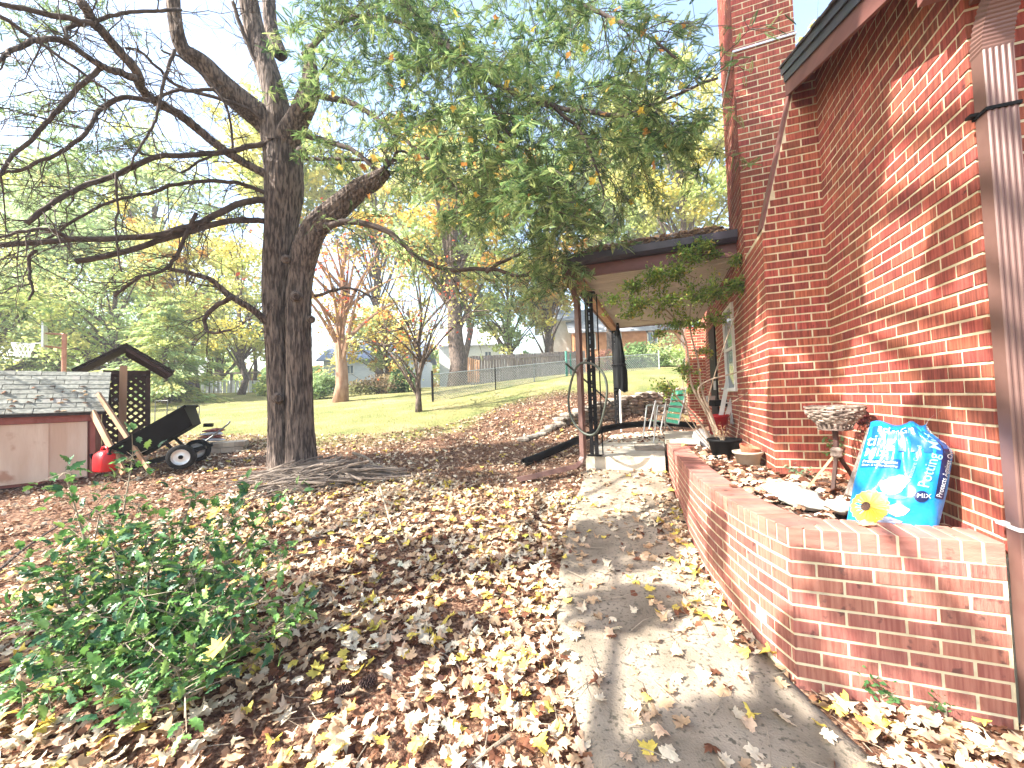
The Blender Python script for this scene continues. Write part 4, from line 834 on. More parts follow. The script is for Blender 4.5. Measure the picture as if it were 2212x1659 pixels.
# ------------------------------------------------------------------ fences
wfn = thing('wooden_fence', 'dark weathered wooden plank fence on the rise behind the chain link', 'fence', tuple(at(1130, 790, 19)))
fa, fb = at(1018, 815, 17.0), at(1262, 778, 20.5); n = 44
for i in range(n+1):
    f = i/n; p = fa+(fb-fa)*f; x, y = p[0], p[1]; zb_ = g1(x, y)-.1; top = at(1018+244*f, 770-12*f, 17.0+3.5*f)[2]; d = (fb-fa)/np.linalg.norm(fb-fa)
    MB().box((x, y, (zb_+top)/2), (.13, .02, top-zb_+random.random()*.05), math.atan2(d[1], d[0])).build('plank', M_['greywood'], wfn)
for dz in (.15, .7): MB().beam([fa[0], fa[1]-.03, at(1018, 770, 17)[2]-dz], [fb[0], fb[1]-.03, at(1262, 758, 20.5)[2]-dz], .05, .09).build('rail', M_['greywood'], wfn)
gt = thing('wooden_gate', 'small pale vertical slat gate standing left of dark plank fence', 'gate', tuple(at(1026, 828, 15)))
for i in range(6):
    p0, p1 = at(1012+i*4.4, 826, 15.0), at(1012+i*4.4, 772+i*1.2, 15.0); MB().beam(p0, p1, .06, .02, (0, 1, 0)).build('slat', M_['wood'], gt)
for yy in (785, 812): MB().beam(at(1010, yy, 15.04), at(1037, yy, 15.04), .05, .03).build('rail', M_['wood'], gt)
cl = thing('chain_link_fence', 'chain link fence with dark corner post running up to green posts', 'fence', tuple(at(935, 866, 12)))
c0, c1, c2 = at(935, 868, 12), at(1225, 828, 14.6), at(1425, 812, 15.5)
def chain(a, b, h):
    a, b = np.array(a), np.array(b); L = np.linalg.norm(b-a); n = int(L/.085); m = MB(); d = (b-a)/L; k = h/L
    nd = int(h/.085)
    for i in range(-nd, n+1):
        for s_ in (1, -1):
            i0 = max(0, -i) if s_ > 0 else max(0, -i); x0 = i+i0; x1 = min(i+nd, n); 
            if x1 <= x0: continue
            z0_, z1_ = (x0-i)/nd*h, (x1-i)/nd*h
            if s_ < 0: z0_, z1_ = h-z0_, h-z1_
            p, q_ = a+d*x0*.085+[0, 0, z0_+.03], a+d*x1*.085+[0, 0, z1_+.03]; m.beam(p, q_, .010, .010)
    tag(m.build('chain_mesh', M_['galv'], cl), kind='stuff')
for a, b, h in ((c0, c1, .80), (c1, c2, .85)):
    chain(a, b, h); MB().tube([a+[0, 0, h+.03], b+[0, 0, h+.03]], .018, 6).build('top_rail', M_['galv'], cl)
for p, h, mt, r in ((c0, .95, 'blackmetal', .035), (c0+(c1-c0)*.42, .86, 'blackmetal', .02), (c0+(c1-c0)*.72, .86, 'galv', .02), (c1, 1.2, 'greenpost', .045), (c1+[.14, .1, 0], 1.12, 'greenpost', .03), (c2, 1.0, 'galv', .03)): MB().tube([p-[0, 0, .2], p+[0, 0, h]], r, 8).build('post', M_[mt], cl)
f3 = thing('pale_back_fence', 'pale solid board fence far behind the lawn under a pergola beam', 'fence', tuple(at(500, 845, 26)))
for i in range(14): p, q_ = at(438+i*9.4, 850, 26), at(438+i*9.4, 822, 26); MB().beam(p, q_, .27, .03, (0, 1, 0)).build('board', M_['whitewall'], f3)
pg = thing('pergola', 'small grey pergola frame standing behind the pale back fence', 'pergola', tuple(at(505, 850, 27)))
for x in (474, 500, 540): MB().beam(at(x, 850, 27), at(x, 806, 27), .13, .13).build('post', M_['greywood'], pg)
MB().beam(at(462, 808, 27), at(560, 804, 27), .2, .12).build('beam', M_['greywood'], pg)
# low path line at far lawn edge
# ------------------------------------------------------------------ neighbours' houses
def house(label, px0, px1, ytop, ybase, yr, d, wallm, roofm, wins, nm='neighbour_house'):
    a, b = at(px0, ybase, d), at(px1, ybase, d); a = np.array(a); b = np.array(b); zt = at((px0+px1)/2, ytop, d)[2]; zr = at((px0+px1)/2, yr, d+2.5)[2]; z0 = min(a[2], b[2])-1.5
    o = thing(nm, label, 'house', ((a+b)/2).tolist()); e = b-a; e[2] = 0; L = np.linalg.norm(e); e /= L; nn = np.array([-e[1], e[0], 0])
    def Q(u, v, z): return np.array([a[0], a[1], 0])+e*u+nn*v+np.array([0, 0, z])
    def qb(u0, u1, v0, v1, z0_, z1_): return MB().add([Q(u, v, z) for z in (z0_, z1_) for u, v in ((u0, v0), (u1, v0), (u1, v1), (u0, v1))], [(0, 3, 2, 1), (4, 5, 6, 7), (0, 1, 5, 4), (1, 2, 6, 5), (2, 3, 7, 6), (3, 0, 4, 7)])
    qb(0, L, 0, 6, z0, zt).build('wall', M_[wallm], o)
    m = MB(); V = [Q(-.4, -.5, zt), Q(L+.4, -.5, zt), Q(L+.4, 3, zr), Q(-.4, 3, zr), Q(L+.4, 6.5, zt), Q(-.4, 6.5, zt)]
    m.add([p-[0, 0, .12] for p in V]+V, [(6, 7, 8, 9), (9, 8, 10, 11), (3, 2, 1, 0), (5, 4, 2, 3), (0, 1, 7, 6), (1, 2, 8, 7), (2, 4, 10, 8), (4, 5, 11, 10), (5, 3, 9, 11), (3, 0, 6, 9)]); m.build('roof', M_[roofm], o)
    for (x0, x1, y0, y1) in wins:
        u0, u1 = (x0-px0)/(px1-px0)*L, (x1-px0)/(px1-px0)*L; za, zb_ = at((x0+x1)/2, y1, d)[2], at((x0+x1)/2, y0, d)[2]
        w_ = qb(u0-.08, u1+.08, -.06, .0, za-.08, zb_+.08).build('window', M_['white'], o); qb(u0, u1, -.08, -.062, za, zb_).build('pane', M_['glass'], w_); qb((u0+u1)/2-.03, (u0+u1)/2+.03, -.10, -.082, za, zb_).build('mullion', M_['white'], w_)
    return o
house('white house with blue grey roof beyond the hedge', 700, 905, 775, 845, 738, 34, 'whitewall', 'blueroof', [(733, 746, 790, 805), (752, 764, 790, 806), (800, 820, 785, 800), (836, 850, 790, 812)])
house('white gabled house partly behind the large far trunk', 950, 1085, 745, 815, 700, 40, 'white', 'greyroof', [(1050, 1062, 760, 780)])
house('tan brick house with pale roof seen under the porch ceiling', 1240, 1480, 714, 775, 662, 30, 'orangebrick', 'greyroof', [(1272, 1286, 722, 752), (1326, 1342, 720, 742), (1402, 1420, 718, 742)])
house('bright white garage end left of the tan brick house', 1178, 1237, 692, 772, 655, 31, 'white', 'greyroof', [])
# ------------------------------------------------------------------ vegetation generators
def fan(pts, c=(0, .35)):
    V = np.array([c]+list(pts), float); n = len(pts); return np.c_[V, np.zeros(len(V))], np.array([(0, 1+i, 1+(i+1) % n) for i in range(n)])
hp_ = [(0, 0), (.16, -.08), (.30, -.10), (.27, .06), (.44, .12), (.60, .38), (.42, .40), (.45, .52), (.26, .44), (.23, .62), (.30, .74), (.12, .72)]
LEAF = fan(hp_+[(0, 1.0)]+[(-x, y) for x, y in hp_[:0:-1]]); LEAF[0][:, 1] -= .4
def curl(V, k):
    r_ = np.random.default_rng(k); V = V.copy(); a, b, c, tw = r_.normal(0, .5), r_.normal(.1, .5), r_.normal(0, .25), r_.normal(0, .5); V[:, 2] = a*V[:, 0]**2+b*V[:, 1]**2+c*np.abs(V[:, 0])+tw*V[:, 0]*V[:, 1]+r_.normal(0, .04, len(V)); V[:, 2] -= V[:, 2].min()*.7; return V
LV = [curl(LEAF[0], k) for k in range(8)]
OV_ = fan([(0, -.5), (.2, -.25), (.26, .05), (.16, .35), (0, .55), (-.16, .35), (-.26, .05), (-.2, -.25)], (0, 0)); OV_[0][:, 2] += .25*OV_[0][:, 0]**2-.12*OV_[0][:, 1]**2
QD = (np.array([(0, -.5, 0), (.3, 0, .06), (0, .5, 0), (-.3, 0, .06)], float), np.array([(0, 1, 2, 3)]))
def spray(npair=9, L=1.0, w_=.34):
    V = []; F = []
    for i in range(npair):
        f = i/npair; x = f*L; l = w_*(1-f)**.6*(.55+.45*min(1, f*5)); dz = -.10*f*f
        for s_ in (-1, 1):
            b = len(V); V += [(x, 0, dz), (x+.05, s_*l*.35, dz+.02), (x+.16+l*.35, s_*l, dz-.03), (x-.03+l*.2, s_*l*.55, dz)]; F.append((b, b+1, b+2, b+3))
    b = len(V); V += [(L*.85, -.03, -.09), (L*1.12, 0, -.13), (L*.85, .03, -.09), (L*.7, 0, -.06)]; F.append((b, b+1, b+2, b+3))
    return np.array(V), np.array(F)
SPR = spray(12, 1.0, .26); 
def smin(a, b, t): return a+(b-a)*t
LMETA = {}
def tree(name, label, base, hgt, crown, cols, nleaf, lsize, tr=.18, barkm='bark', ncl=26, lean=(0, 0), group='background trees beyond the lawn', conif=False, spread=.9, bare=.0, wts=None, forks=2):
    r_ = np.random.default_rng(int(abs(base[0]*91+base[1]*37+hgt*7))); bz = g1(base[0], base[1]); b = np.array([base[0], base[1], bz-.1])
    o = thing(name, label, 'tree', tuple(b), group); cz, rx, rz = crown; cc = b+np.array([lean[0], lean[1], cz])
    m = MB(); top = b+np.array([lean[0], lean[1], hgt*.93]); k = 9
    TP = np.array([b+(top-b)*(i/k)+np.array([r_.normal(0, .10), r_.normal(0, .10), 0])*(i > 0)*hgt/12 for i in range(k+1)]); TR = [tr*(1.25 if i == 0 else 1)*(1-.88*i/k) for i in range(k+1)]
    m.tube(TP, TR, 9, .12); m.build('trunk', M_[barkm], o, True)
    m = MB(); CP = []
    for i in range(ncl):
        if conif:
            f = (i+.5)/ncl; z = hgt*(.12+.85*f); R_r = rx*(1-f)**.8*(.8+.4*r_.random())+.15; a = i*2.4+r_.random(); e = b+np.array([R_r*math.cos(a), R_r*math.sin(a), z-.25*R_r])+np.array([lean[0], lean[1], 0])*f; s0 = b+np.array([0, 0, z])
            for q_ in np.linspace(.25, 1, 5): CP.append((s0+(e-s0)*q_, .22*R_r+.12))
            m.tube([s0, (s0+e)/2+[0, 0, .1], e], [tr*.22*(1-f)+.008, tr*.12, .006], 4)
        else:
            u = r_.normal(size=3); u /= np.linalg.norm(u); q_ = r_.random()**.4; e = cc+u*np.array([rx, rx, rz])*q_; f = np.clip((e[2]-bz)/hgt-.12-.2*r_.random(), .15, .85); j = int(f*k); s0 = TP[j]; md = s0+(e-s0)*.5+np.array([0, 0, .07*np.linalg.norm(e-s0)])
            m.tube(curve([s0, md, e], 6), np.linspace(tr*(.42-.2*f), .01, 6), 5); CP.append((e, spread*rx*.30)); CP.append((md*.4+e*.6, spread*rx*.2))
            for _ in range(forks+2): e2 = e+r_.normal(size=3)*rx*.25; m.tube([md*.3+e*.7, (e+e2)/2, e2], [.014+tr*.03, .008, .004], 4); CP.append((e2, spread*rx*.17))
    m.build('limbs', M_[barkm], o)
    if nleaf:
        nleaf = int(nleaf*(1.9 if nleaf > 2000 else 1.2)); C = np.array([c for c, r in CP]); S_r = np.array([r for c, r in CP]); w_ = S_r**1.5*(.3+r_.random(len(S_r))); w_ /= w_.sum(); i = r_.choice(len(C), nleaf, p=w_); v = r_.normal(size=(nleaf, 3)); v /= np.linalg.norm(v, axis=1)[:, None]
        pos = C[i]+v*(r_.random((nleaf, 1))**.45)*S_r[i][:, None]*np.array([1, 1, .75 if not conif else .35]); cols_ = pick(cols, len(CP), .12, wts)[i]*(1+r_.normal(size=(nleaf, 1))*.15)
        if conif: D = pos-np.array([b[0], b[1], 0])-np.array([0, 0, 1])*pos[:, 2:]; D = np.c_[D[:, :2], -.35*np.ones(nleaf)*np.linalg.norm(D[:, :2], axis=1)]+r_.normal(size=(nleaf, 3))*.25; scatter('foliage', QD[0][:, [1, 0, 2]]*np.array([1.7, .75, 1]), QD[1], pos, aim(D), lsize*(.6+.8*r_.random(nleaf)), M_['foliage'], np.clip(cols_, 0, 1), o)
        else: scatter('foliage', QD[0], QD[1], pos, rot_n(nleaf, None, .8), lsize*(.6+.8*r_.random(nleaf)), M_['foliage'], np.clip(cols_, 0, 1), o)
    return o
YEL = [(.74, .64, .16), (.64, .60, .20), (.56, .57, .22)]; YG = [(.52, .56, .18), (.42, .50, .17), (.60, .58, .22)]; GRN = [(.20, .31, .12), (.27, .38, .16), (.32, .43, .18)]; LGR = [(.38, .50, .23), (.47, .57, .29), (.32, .43, .19)]
RED = [(.50, .10, .05), (.58, .20, .08), (.60, .34, .10)]; ORG = [(.62, .34, .08), (.55, .42, .10), (.66, .46, .12)]; DGR = [(.035, .08, .03), (.06, .12, .045)]
def bp(x, d): p = at(x, 860, d); return (p[0], p[1])
tree('leafy_tree', 'broad pale green leafy tree at the far left behind the hoop net', bp(-40, 18), 10, (4.6, 4.2, 3.6), LGR+YG, 6500, .2, .26, ncl=40)
tree('leafy_tree', 'tall pale green leafy tree rising behind the backboard', bp(130, 22), 12.5, (6.5, 4.2, 4.8), LGR, 7000, .24, .28, ncl=46)
tree('tall_tree', 'very tall sparse pale green tree highest at the far left', bp(60, 27), 21, (15, 5, 5.5), LGR+YG, 4200, .3, .3)
tree('tall_tree', 'very tall sparse tree between the far left tree and yellow maple', bp(330, 29), 21, (14.5, 5, 5), LGR+YG, 3800, .32, .3)
tree('tall_tree', 'tall yellow green tree above the orange bushy tree', bp(820, 30), 20, (14, 4.6, 5), YG+YEL, 4200, .3, .3)
tree('tall_tree', 'tall yellow green tree seen through the hemlock boughs', bp(1010, 32), 22, (15, 5.5, 6), YG+YEL+LGR, 5200, .34, .3)
tree('tall_tree', 'tall pale tree closing the gap left of the porch roof', bp(1190, 30), 20, (13, 4.8, 6), YG+LGR, 4600, .32, .3)
tree('leafy_tree', 'bushy pale green tree behind the lattice shelter roof', bp(250, 18), 7.6, (4, 3.2, 3.0), LGR+YG, 5600, .17, .2, ncl=40)
tree('maple_tree', 'yellow maple rising above the lawn between evergreens and dark trunk', bp(400, 24), 11.5, (7.2, 3.6, 3.6), YEL+ORG[:1], 4200, .26, .22)
tree('evergreen_tree', 'small feathery yellow green tree on the lawn edge by pale fence', bp(360, 16), 4.6, (2.6, 1.9, 1.6), YG+LGR, 3600, .16, .12, conif=True, ncl=44)
tree('deciduous_tree', 'thin yellow green tree just left of the dark divided trunk', bp(520, 21), 9, (5, 3.0, 3.2), YG+YEL, 3800, .2, .16)
tree('deciduous_tree', 'leafy green tree behind the pergola frame', bp(470, 30), 9, (5.5, 4.0, 3.4), LGR+YG, 4000, .28, .24)
tree('tall_tree', 'very tall pale yellow tree showing high behind the dark trunk', bp(625, 27), 21, (15, 4.2, 5.2), YEL+YG, 5200, .32, .3)
tree('red_maple', 'small maple with pale pink forked trunk and few red leaves', bp(735, 13.6), 6.4, (4.4, 2.5, 1.6), RED+ORG, 1100, .12, .24, 'redbark', 24, (.2, 0), spread=1.3)
tree('ornamental_tree', 'slender grey twin stemmed tree with sparse yellow leaves on lawn', bp(904, 9.9), 4.2, (2.7, 1.7, 1.3), YEL+RED[:1], 620, .085, .08, 'bark', 26, (.15, 0), spread=1.3)
tree('shade_tree', 'thick trunked tree standing beyond the wooden fence corner', bp(992, 21), 13, (9, 4.2, 4), YG+LGR+ORG, 3800, .28, .52, 'bark', 22)
tree('orange_tree', 'round orange and yellow bushy tree in front of the white house', bp(838, 22), 4.9, (3.1, 2.6, 1.7), ORG+YEL+LGR, 4200, .18, .14)
tree('orange_tree', 'orange yellow tree between the plank fence and porch post', bp(1188, 24), 8.6, (6, 2.6, 2.6), ORG+YEL, 3000, .22, .2)
tree('green_tree', 'dull green tree rising behind the dark plank fence', bp(1105, 23), 8, (5, 2.7, 2.8), LGR+YG, 3000, .22, .2)
RG = 'tall yellow green trees behind the porch roof'
tree('tall_maple', 'tall yellow green maple left of the sky gap over porch roof', bp(1330, 27), 19, (13.5, 4.0, 5.5), YG+LGR, 5600, .3, .3, group=RG)
tree('tall_maple', 'tall bright yellow maple touching the chimney side above porch roof', bp(1490, 22), 17, (11.6, 4.4, 6.0), YEL+YG, 8200, .26, .3, group=RG)
tree('tall_maple', 'tall yellow tree showing right of the chimney above gable edge', bp(1800, 20), 19, (14, 4.5, 5), YEL+YG, 5200, .28, .3, group=RG)
tree('tall_maple', 'lower yellow maple with pale leaves just over porch roof ridge', bp(1420, 30), 12.5, (9, 4.0, 3.0), YEL, 3800, .28, .25, group=RG)
# bushes and hedges
def bush(name, label, c, r, cols, n, ls, group=None, stems=True):
    bz = g1(c[0], c[1]); o = thing(name, label, 'bush', (c[0], c[1], bz), group); m = MB()
    for i in range(10): a = random.random()*6.28; q_ = random.random()*.8; m.tube([(c[0], c[1], bz), (c[0]+r[0]*.5*q_*math.cos(a), c[1]+r[1]*.5*q_*math.sin(a), bz+r[2]*.8), (c[0]+r[0]*q_*math.cos(a), c[1]+r[1]*q_*math.sin(a), bz+r[2]*1.5*(.6+.4*random.random()))], [.03, .015, .006], 4)
    m.build('stems', M_['twig'], o); k = 22; C = rng.normal(size=(k, 3)); C /= np.linalg.norm(C, axis=1)[:, None]; C = C*rng.random((k, 1))**.3*np.array(r)*.75; C[:, 2] = np.abs(C[:, 2])*1.5; i = rng.integers(0, k, n); v = rng.normal(size=(n, 3)); v /= np.linalg.norm(v, axis=1)[:, None]
    pos = np.array([c[0], c[1], bz+.05])+C[i]+v*rng.random((n, 1))**.5*np.array(r)*.38; pos[:, 2] = np.maximum(pos[:, 2], bz+.02); scatter('foliage', QD[0], QD[1], pos, rot_n(n, None, .8), ls*(.6+.8*rng.random(n)), M_['foliage'], pick(cols, k, .12)[i]*(1+rng.normal(size=(n, 1))*.12).clip(.6, 1.4), o); return o
HG = 'shrubs along the far lawn edge'
bush('shrub', 'brown twiggy hedge running behind the small slender tree', bp(820, 17), (1.9, .9, .62), [(.20, .15, .09), (.28, .22, .12), (.2, .22, .09)], 4200, .11, HG)
bush('shrub', 'dark green shrub beside the fence corner post', bp(872, 16.5), (.75, .6, .8), DGR+GRN, 2600, .12, HG)
bush('shrub', 'green bush just right of the large divided trunk', bp(690, 16), (1.3, .9, .75), GRN+LGR, 3200, .13, HG)
bush('shrub', 'low green shrub close behind the trunk of the pink maple', bp(660, 19), (1.5, .9, .8), GRN+YG, 2600, .14, HG)
bush('shrub', 'green shrub beside the fence gate at the pale fence end', bp(590, 20), (1.4, .9, .8), LGR+YG, 2600, .15, HG)
bush('shrub', 'wispy grey green shrub on lawn edge by the lattice shelter', bp(345, 17), (1.6, .9, .6), [(.16, .18, .11), (.22, .24, .14)], 2600, .12, HG)
bush('hedge_bush', 'dark green hedge seen between porch posts under the brick house', bp(1385, 17.2), (1.7, .9, .85), DGR+GRN, 5200, .12, 'hedge under the porch ceiling')
bush('hedge_bush', 'pale leaved shrub at top of the dark hedge beneath porch', bp(1445, 16.6), (1.2, .8, 1.0), YG+LGR, 3200, .11, 'hedge under the porch ceiling')
bush('hedge_bush', 'pinkish brown shrub right beside the hanging umbrella', bp(1312, 17), (.7, .6, .7), [(.32, .16, .12), (.25, .22, .1)], 1700, .11, 'hedge under the porch ceiling')
# thin trunks in the far wood
for i, (x, d, lb) in enumerate(((372, 25, 'leftmost dark trunk under the far trees'), (392, 26, 'dark trunk second from left at wood edge'), (409, 25, 'slim dark trunk close left of the pergola'), (428, 27, 'leaning dark trunk right beside the pergola post'), (545, 28, 'slim dark trunk behind right end of pergola'), (455, 30, 'slim pale trunk standing inside the pergola frame'))):
    p = bp(x, d); b = np.array([p[0], p[1], g1(*p)-.2]); o = thing('wood_trunk', lb, 'tree', tuple(b), 'dark trunks at the wood edge'); MB().tube(curve([b, b+[random.gauss(0, .3), 0, 2.5], b+[random.gauss(0, .7), 0, 7]], 8), np.linspace(.17, .07, 8), 7, .1).build('trunk', M_['twig'], o)
n = 26000; a = rng.uniform(R_(70), R_(190), n); rr = rng.uniform(42, 62, n); X, Y = rr*np.cos(a), rr*np.sin(a); Hh = 3+4.5*(np.sin(a*9)*.5+.5)*(np.sin(a*23+1)*.4+.6)+1.5*np.sin(a*57); zz = 2.2+rng.random(n)**.8*Hh
cidx = (np.sin(a*31)*.5+.5+rng.normal(0, .25, n)).clip(0, .999); pal = np.array(LGR+YG+YEL+ORG[:1]+GRN); cw = pal[(cidx*len(pal)).astype(int)]*(1+rng.normal(size=(n, 1))*.15)
tag(scatter('distant_woods', QD[0], QD[1], np.stack([X, Y, zz], 1), rot_n(n, None, 1), rng.uniform(.5, .95, n), M_['foliage'], cw.clip(0, 1)), 'mixed autumn woods closing the view far behind the gardens', 'woods', kind='stuff')
# ------------------------------------------------------------------ the big divided hemlock
hm = thing('hemlock_tree', 'large dark hemlock with divided trunk, bare left limbs and drooping green boughs', 'tree', tuple(at(640, 1008, 5.6)))
def pxpath(pts, n=60):
    P = np.array([at(x, y, d) for x, y, w_, d in pts]); W = np.array([w_*d/850/2 for x, y, w_, d in pts]); C = curve(P, n); u = np.linspace(0, len(pts)-1, n); return C, np.interp(u, range(len(pts)), W)
def barktube(P, Rr, n, amp, seed):
    """trunk surface with long vertical ridges"""
    r_ = np.random.default_rng(seed); m = len(P); T = np.gradient(P, axis=0); T /= np.linalg.norm(T, axis=1)[:, None]; u = np.cross(T[0], [0, 1.0, 0]); u /= np.linalg.norm(u); V = []
    ph = r_.random(12)*6.28; th = 2*np.pi*np.arange(n)/n; s = np.r_[0, np.cumsum(np.linalg.norm(np.diff(P, axis=0), axis=1))]
    for i in range(m):
        u = u-T[i]*(u@T[i]); u /= np.linalg.norm(u); w_ = np.cross(T[i], u)
        rid = np.abs(np.sin(th*9+ph[0]+1.3*np.sin(s[i]*2.1+ph[1])+.8*np.sin(th*3+s[i]*5)))*.6+np.abs(np.sin(th*17+ph[2]+1.1*np.sin(s[i]*4.3+th*2+ph[3])))*.4
        big = .10*np.sin(th*2+ph[4]+s[i]*.9)+.06*np.sin(th*3+ph[5]-s[i]*1.7); rr = Rr[i]*(1+big)+amp*(rid-.5)+r_.normal(0, amp*.10, n)
        V.append(P[i]+np.outer(rr*np.cos(th), u)+np.outer(rr*np.sin(th), w_))
    V = np.concatenate(V); I, J = np.meshgrid(np.arange(n), np.arange(m-1)); I, J = I.ravel(), J.ravel(); Fq = np.stack([J*n+I, J*n+(I+1) % n, (J+1)*n+(I+1) % n, (J+1)*n+I], 1); return V, Fq
PA, RA = pxpath([(610, 1040, 84, 5.62), (610, 1000, 66, 5.62), (606, 900, 51, 5.62), (602, 780, 47, 5.62), (597, 680, 47, 5.62), (597, 600, 48, 5.62), (606, 500, 56, 5.62), (612, 400, 68, 5.62), (610, 330, 66, 5.62), (608, 280, 58, 5.62)], 150)
PB, RB = pxpath([(656, 1035, 84, 5.55), (653, 1000, 64, 5.55), (648, 900, 49, 5.55), (645, 780, 45, 5.55), (645, 680, 43, 5.55), (650, 600, 43, 5.55), (662, 540, 48, 5.5), (684, 490, 44, 5.45), (735, 444, 42, 5.4), (780, 406, 38, 5.35), (812, 388, 32, 5.3), (836, 368, 20, 5.25)], 150)
for P, Rr, sd_ in ((PA, RA, 1), (PB, RB, 2)):
    V, Fq = barktube(P, Rr, 72, .022, sd_); link('trunk', npmesh('trunk', V, Fq, M_['bark'], None, True), hm)
for pts, sd_ in (([(602, 320, 60, 5.6), (585, 275, 50, 5.6), (545, 238, 46, 5.5), (505, 205, 44, 5.4), (470, 172, 42, 5.3), (440, 138, 34, 5.2), (398, 108, 28, 5.1), (380, 50, 26, 5.0), (370, -60, 22, 4.9)], 3),
                 ([(606, 320, 60, 5.62), (604, 260, 52, 5.62), (585, 175, 44, 5.62), (565, 110, 40, 5.62), (548, 50, 36, 5.62), (530, -40, 32, 5.6), (512, -160, 26, 5.6)], 4),
                 ([(612, 310, 52, 5.58), (640, 262, 42, 5.5), (664, 210, 40, 5.4), (672, 165, 30, 5.4), (668, 100, 16, 5.4)], 5),
                 ([(606, 120, 26, 5.9), (585, 60, 24, 6.0), (578, -30, 22, 6.1)], 6)):
    P, Rr = pxpath(pts, 90); V, Fq = barktube(P, Rr, 40, .014, sd_); link('limb', npmesh('limb', V, Fq, M_['bark'], None, True), hm)
Z7 = lambda *q: [(x*.3905, y*.3905) for x, y in q]
LIMBS = [ # points, start width, end width, depth a, depth b, bare?
 (Z7((1480, 965), (1300, 870), (1130, 740), (1000, 640), (840, 550), (770, 460), (750, 390), (620, 230), (520, 120), (440, 0)), 17, 20, 5.5, 3.9), (Z7((755, 430), (660, 395), (570, 360), (370, 225), (240, 215), (100, 270), (0, 350)), 16, 8, 4.4, 3.4),
 (Z7((575, 368), (430, 500), (280, 640), (120, 810), (30, 920), (-60, 1050)), 10, 6, 4.1, 3.5), (Z7((520, 130), (300, 70), (0, 15), (-200, -20)), 12, 9, 4.0, 3.4), (Z7((370, 220), (390, 155), (560, 125), (740, 80), (900, 70), (1000, 70)), 8, 6, 3.8, 4.6),
 (Z7((1490, 790), (1300, 830), (1100, 850), (850, 860), (640, 950), (480, 1000), (330, 1080), (130, 1220)), 11, 10, 5.5, 4.1), (Z7((840, 555), (680, 550), (560, 620), (520, 700), (400, 820), (200, 930), (0, 1000)), 10, 6, 4.7, 3.8),
 (Z7((1490, 1100), (1300, 1130), (1050, 1250), (800, 1310), (400, 1330), (0, 1360), (-200, 1370)), 14, 11, 5.5, 4.0), (Z7((1470, 1220), (1270, 1220), (1000, 1290), (700, 1390), (390, 1440)), 12, 12, 5.5, 4.4), (Z7((1490, 1080), (1350, 1020), (1200, 1000), (1000, 1020), (800, 1080), (650, 1120), (450, 1200), (250, 1330)), 9, 5, 5.5, 4.6),
 (Z7((1480, 700), (1350, 600), (1000, 500), (880, 400), (780, 310), (700, 300)), 8, 5, 5.5, 4.8), (Z7((1190, 500), (1000, 515), (840, 560)), 7, 6, 5.0, 4.7), (Z7((1230, 830), (1100, 900), (990, 965)), 6, 4, 5.2, 4.9), (Z7((970, 280), (900, 450), (850, 600), (780, 760), (700, 890)), 7, 4, 4.6, 4.2),
 (Z7((0, 90), (150, 200), (330, 320), (500, 440), (640, 560)), 9, 4, 3.6, 3.9), (Z7((1090, 1180), (1000, 1400), (930, 1490), (780, 1540), (650, 1640)), 8, 5, 5.0, 4.6), (Z7((640, 960), (640, 1120), (640, 1300), (680, 1500)), 5, 3, 4.4, 4.3), (Z7((400, 1330), (300, 1290), (150, 1300), (0, 1350)), 9, 5, 4.2, 3.9),
 (Z7((200, 1380), (160, 1450), (180, 1560), (160, 1660)), 7, 4, 4.1, 4.0), (Z7((1560, 600), (1500, 420), (1400, 300), (1330, 120), (1300, 0)), 12, 8, 5.6, 5.4), (Z7((1290, 830), (1230, 540), (1000, 320), (880, 260)), 5, 4, 5.3, 4.8),
 ([(575, 697), (545, 668), (500, 640), (462, 612), (430, 600), (362, 583)], 16, 8, 5.5, 4.8), ([(500, 640), (455, 668), (437, 692), (450, 718), (492, 712)], 11, 5, 5.1, 5.0), ([(690, 492), (725, 486), (765, 480), (830, 500), (865, 530), (900, 558), (960, 588), (1060, 590), (1100, 600), (1142, 601)], 15, 6, 5.4, 5.0), ([(1050, 590), (1090, 566), (1137, 548)], 9, 5, 5.05, 5.0),
 ([(680, 640), (720, 625), (765, 622), (800, 640)], 7, 4, 5.5, 5.4), ([(655, 290), (745, 312), (800, 350), (830, 370)], 12, 7, 5.5, 5.2), ([(650, 340), (700, 345), (770, 350), (850, 352)], 9, 5, 5.5, 5.3), ([(820, 372), (850, 350), (862, 330), (900, 350)], 9, 4, 5.3, 5.2), ([(815, 380), (835, 345), (820, 320)], 8, 3, 5.3, 5.2),
 ([(530, -40), (700, -130), (850, -20), (960, 92), (1060, 168), (1180, 218), (1330, 240), (1420, 212), (1560, 150)], 20, 5, 5.5, 3.9), ([(960, 92), (1010, 150), (1070, 250), (1120, 330)], 10, 4, 4.8, 4.4), ([(850, -20), (1000, -50), (1200, -10), (1350, 60), (1450, 130)], 14, 5, 5.0, 4.0), ([(668, 200), (760, 225), (840, 285), (920, 345), (1000, 420)], 14, 4, 5.4, 4.8), ([(1180, 218), (1260, 290), (1300, 380), (1310, 440)], 8, 3, 4.3, 4.1), ([(655, 120), (760, 40), (900, 60), (1000, 140)], 12, 4, 5.4, 4.9),
]
lm = MB(); tw = MB(); SP, SDv = [], []; LP_ = []
for li, (pts, w0_, w1_, da, db) in enumerate(LIMBS):
    n = len(pts); P, Rr = pxpath([(x, y, w0_+(w1_-w0_)*i/(n-1), da+(db-da)*i/(n-1)) for i, (x, y) in enumerate(pts)], 8*n); P = P+np.cumsum(rng.normal(0, .004, P.shape), 0)
    P[0] = P[0]; m = MB(); m.tube(P, Rr, 9, .10); LP_.append((P, Rr)); link('branch', m.mesh('branch', M_['bark' if w0_ > 15 else 'twig'], True), hm)
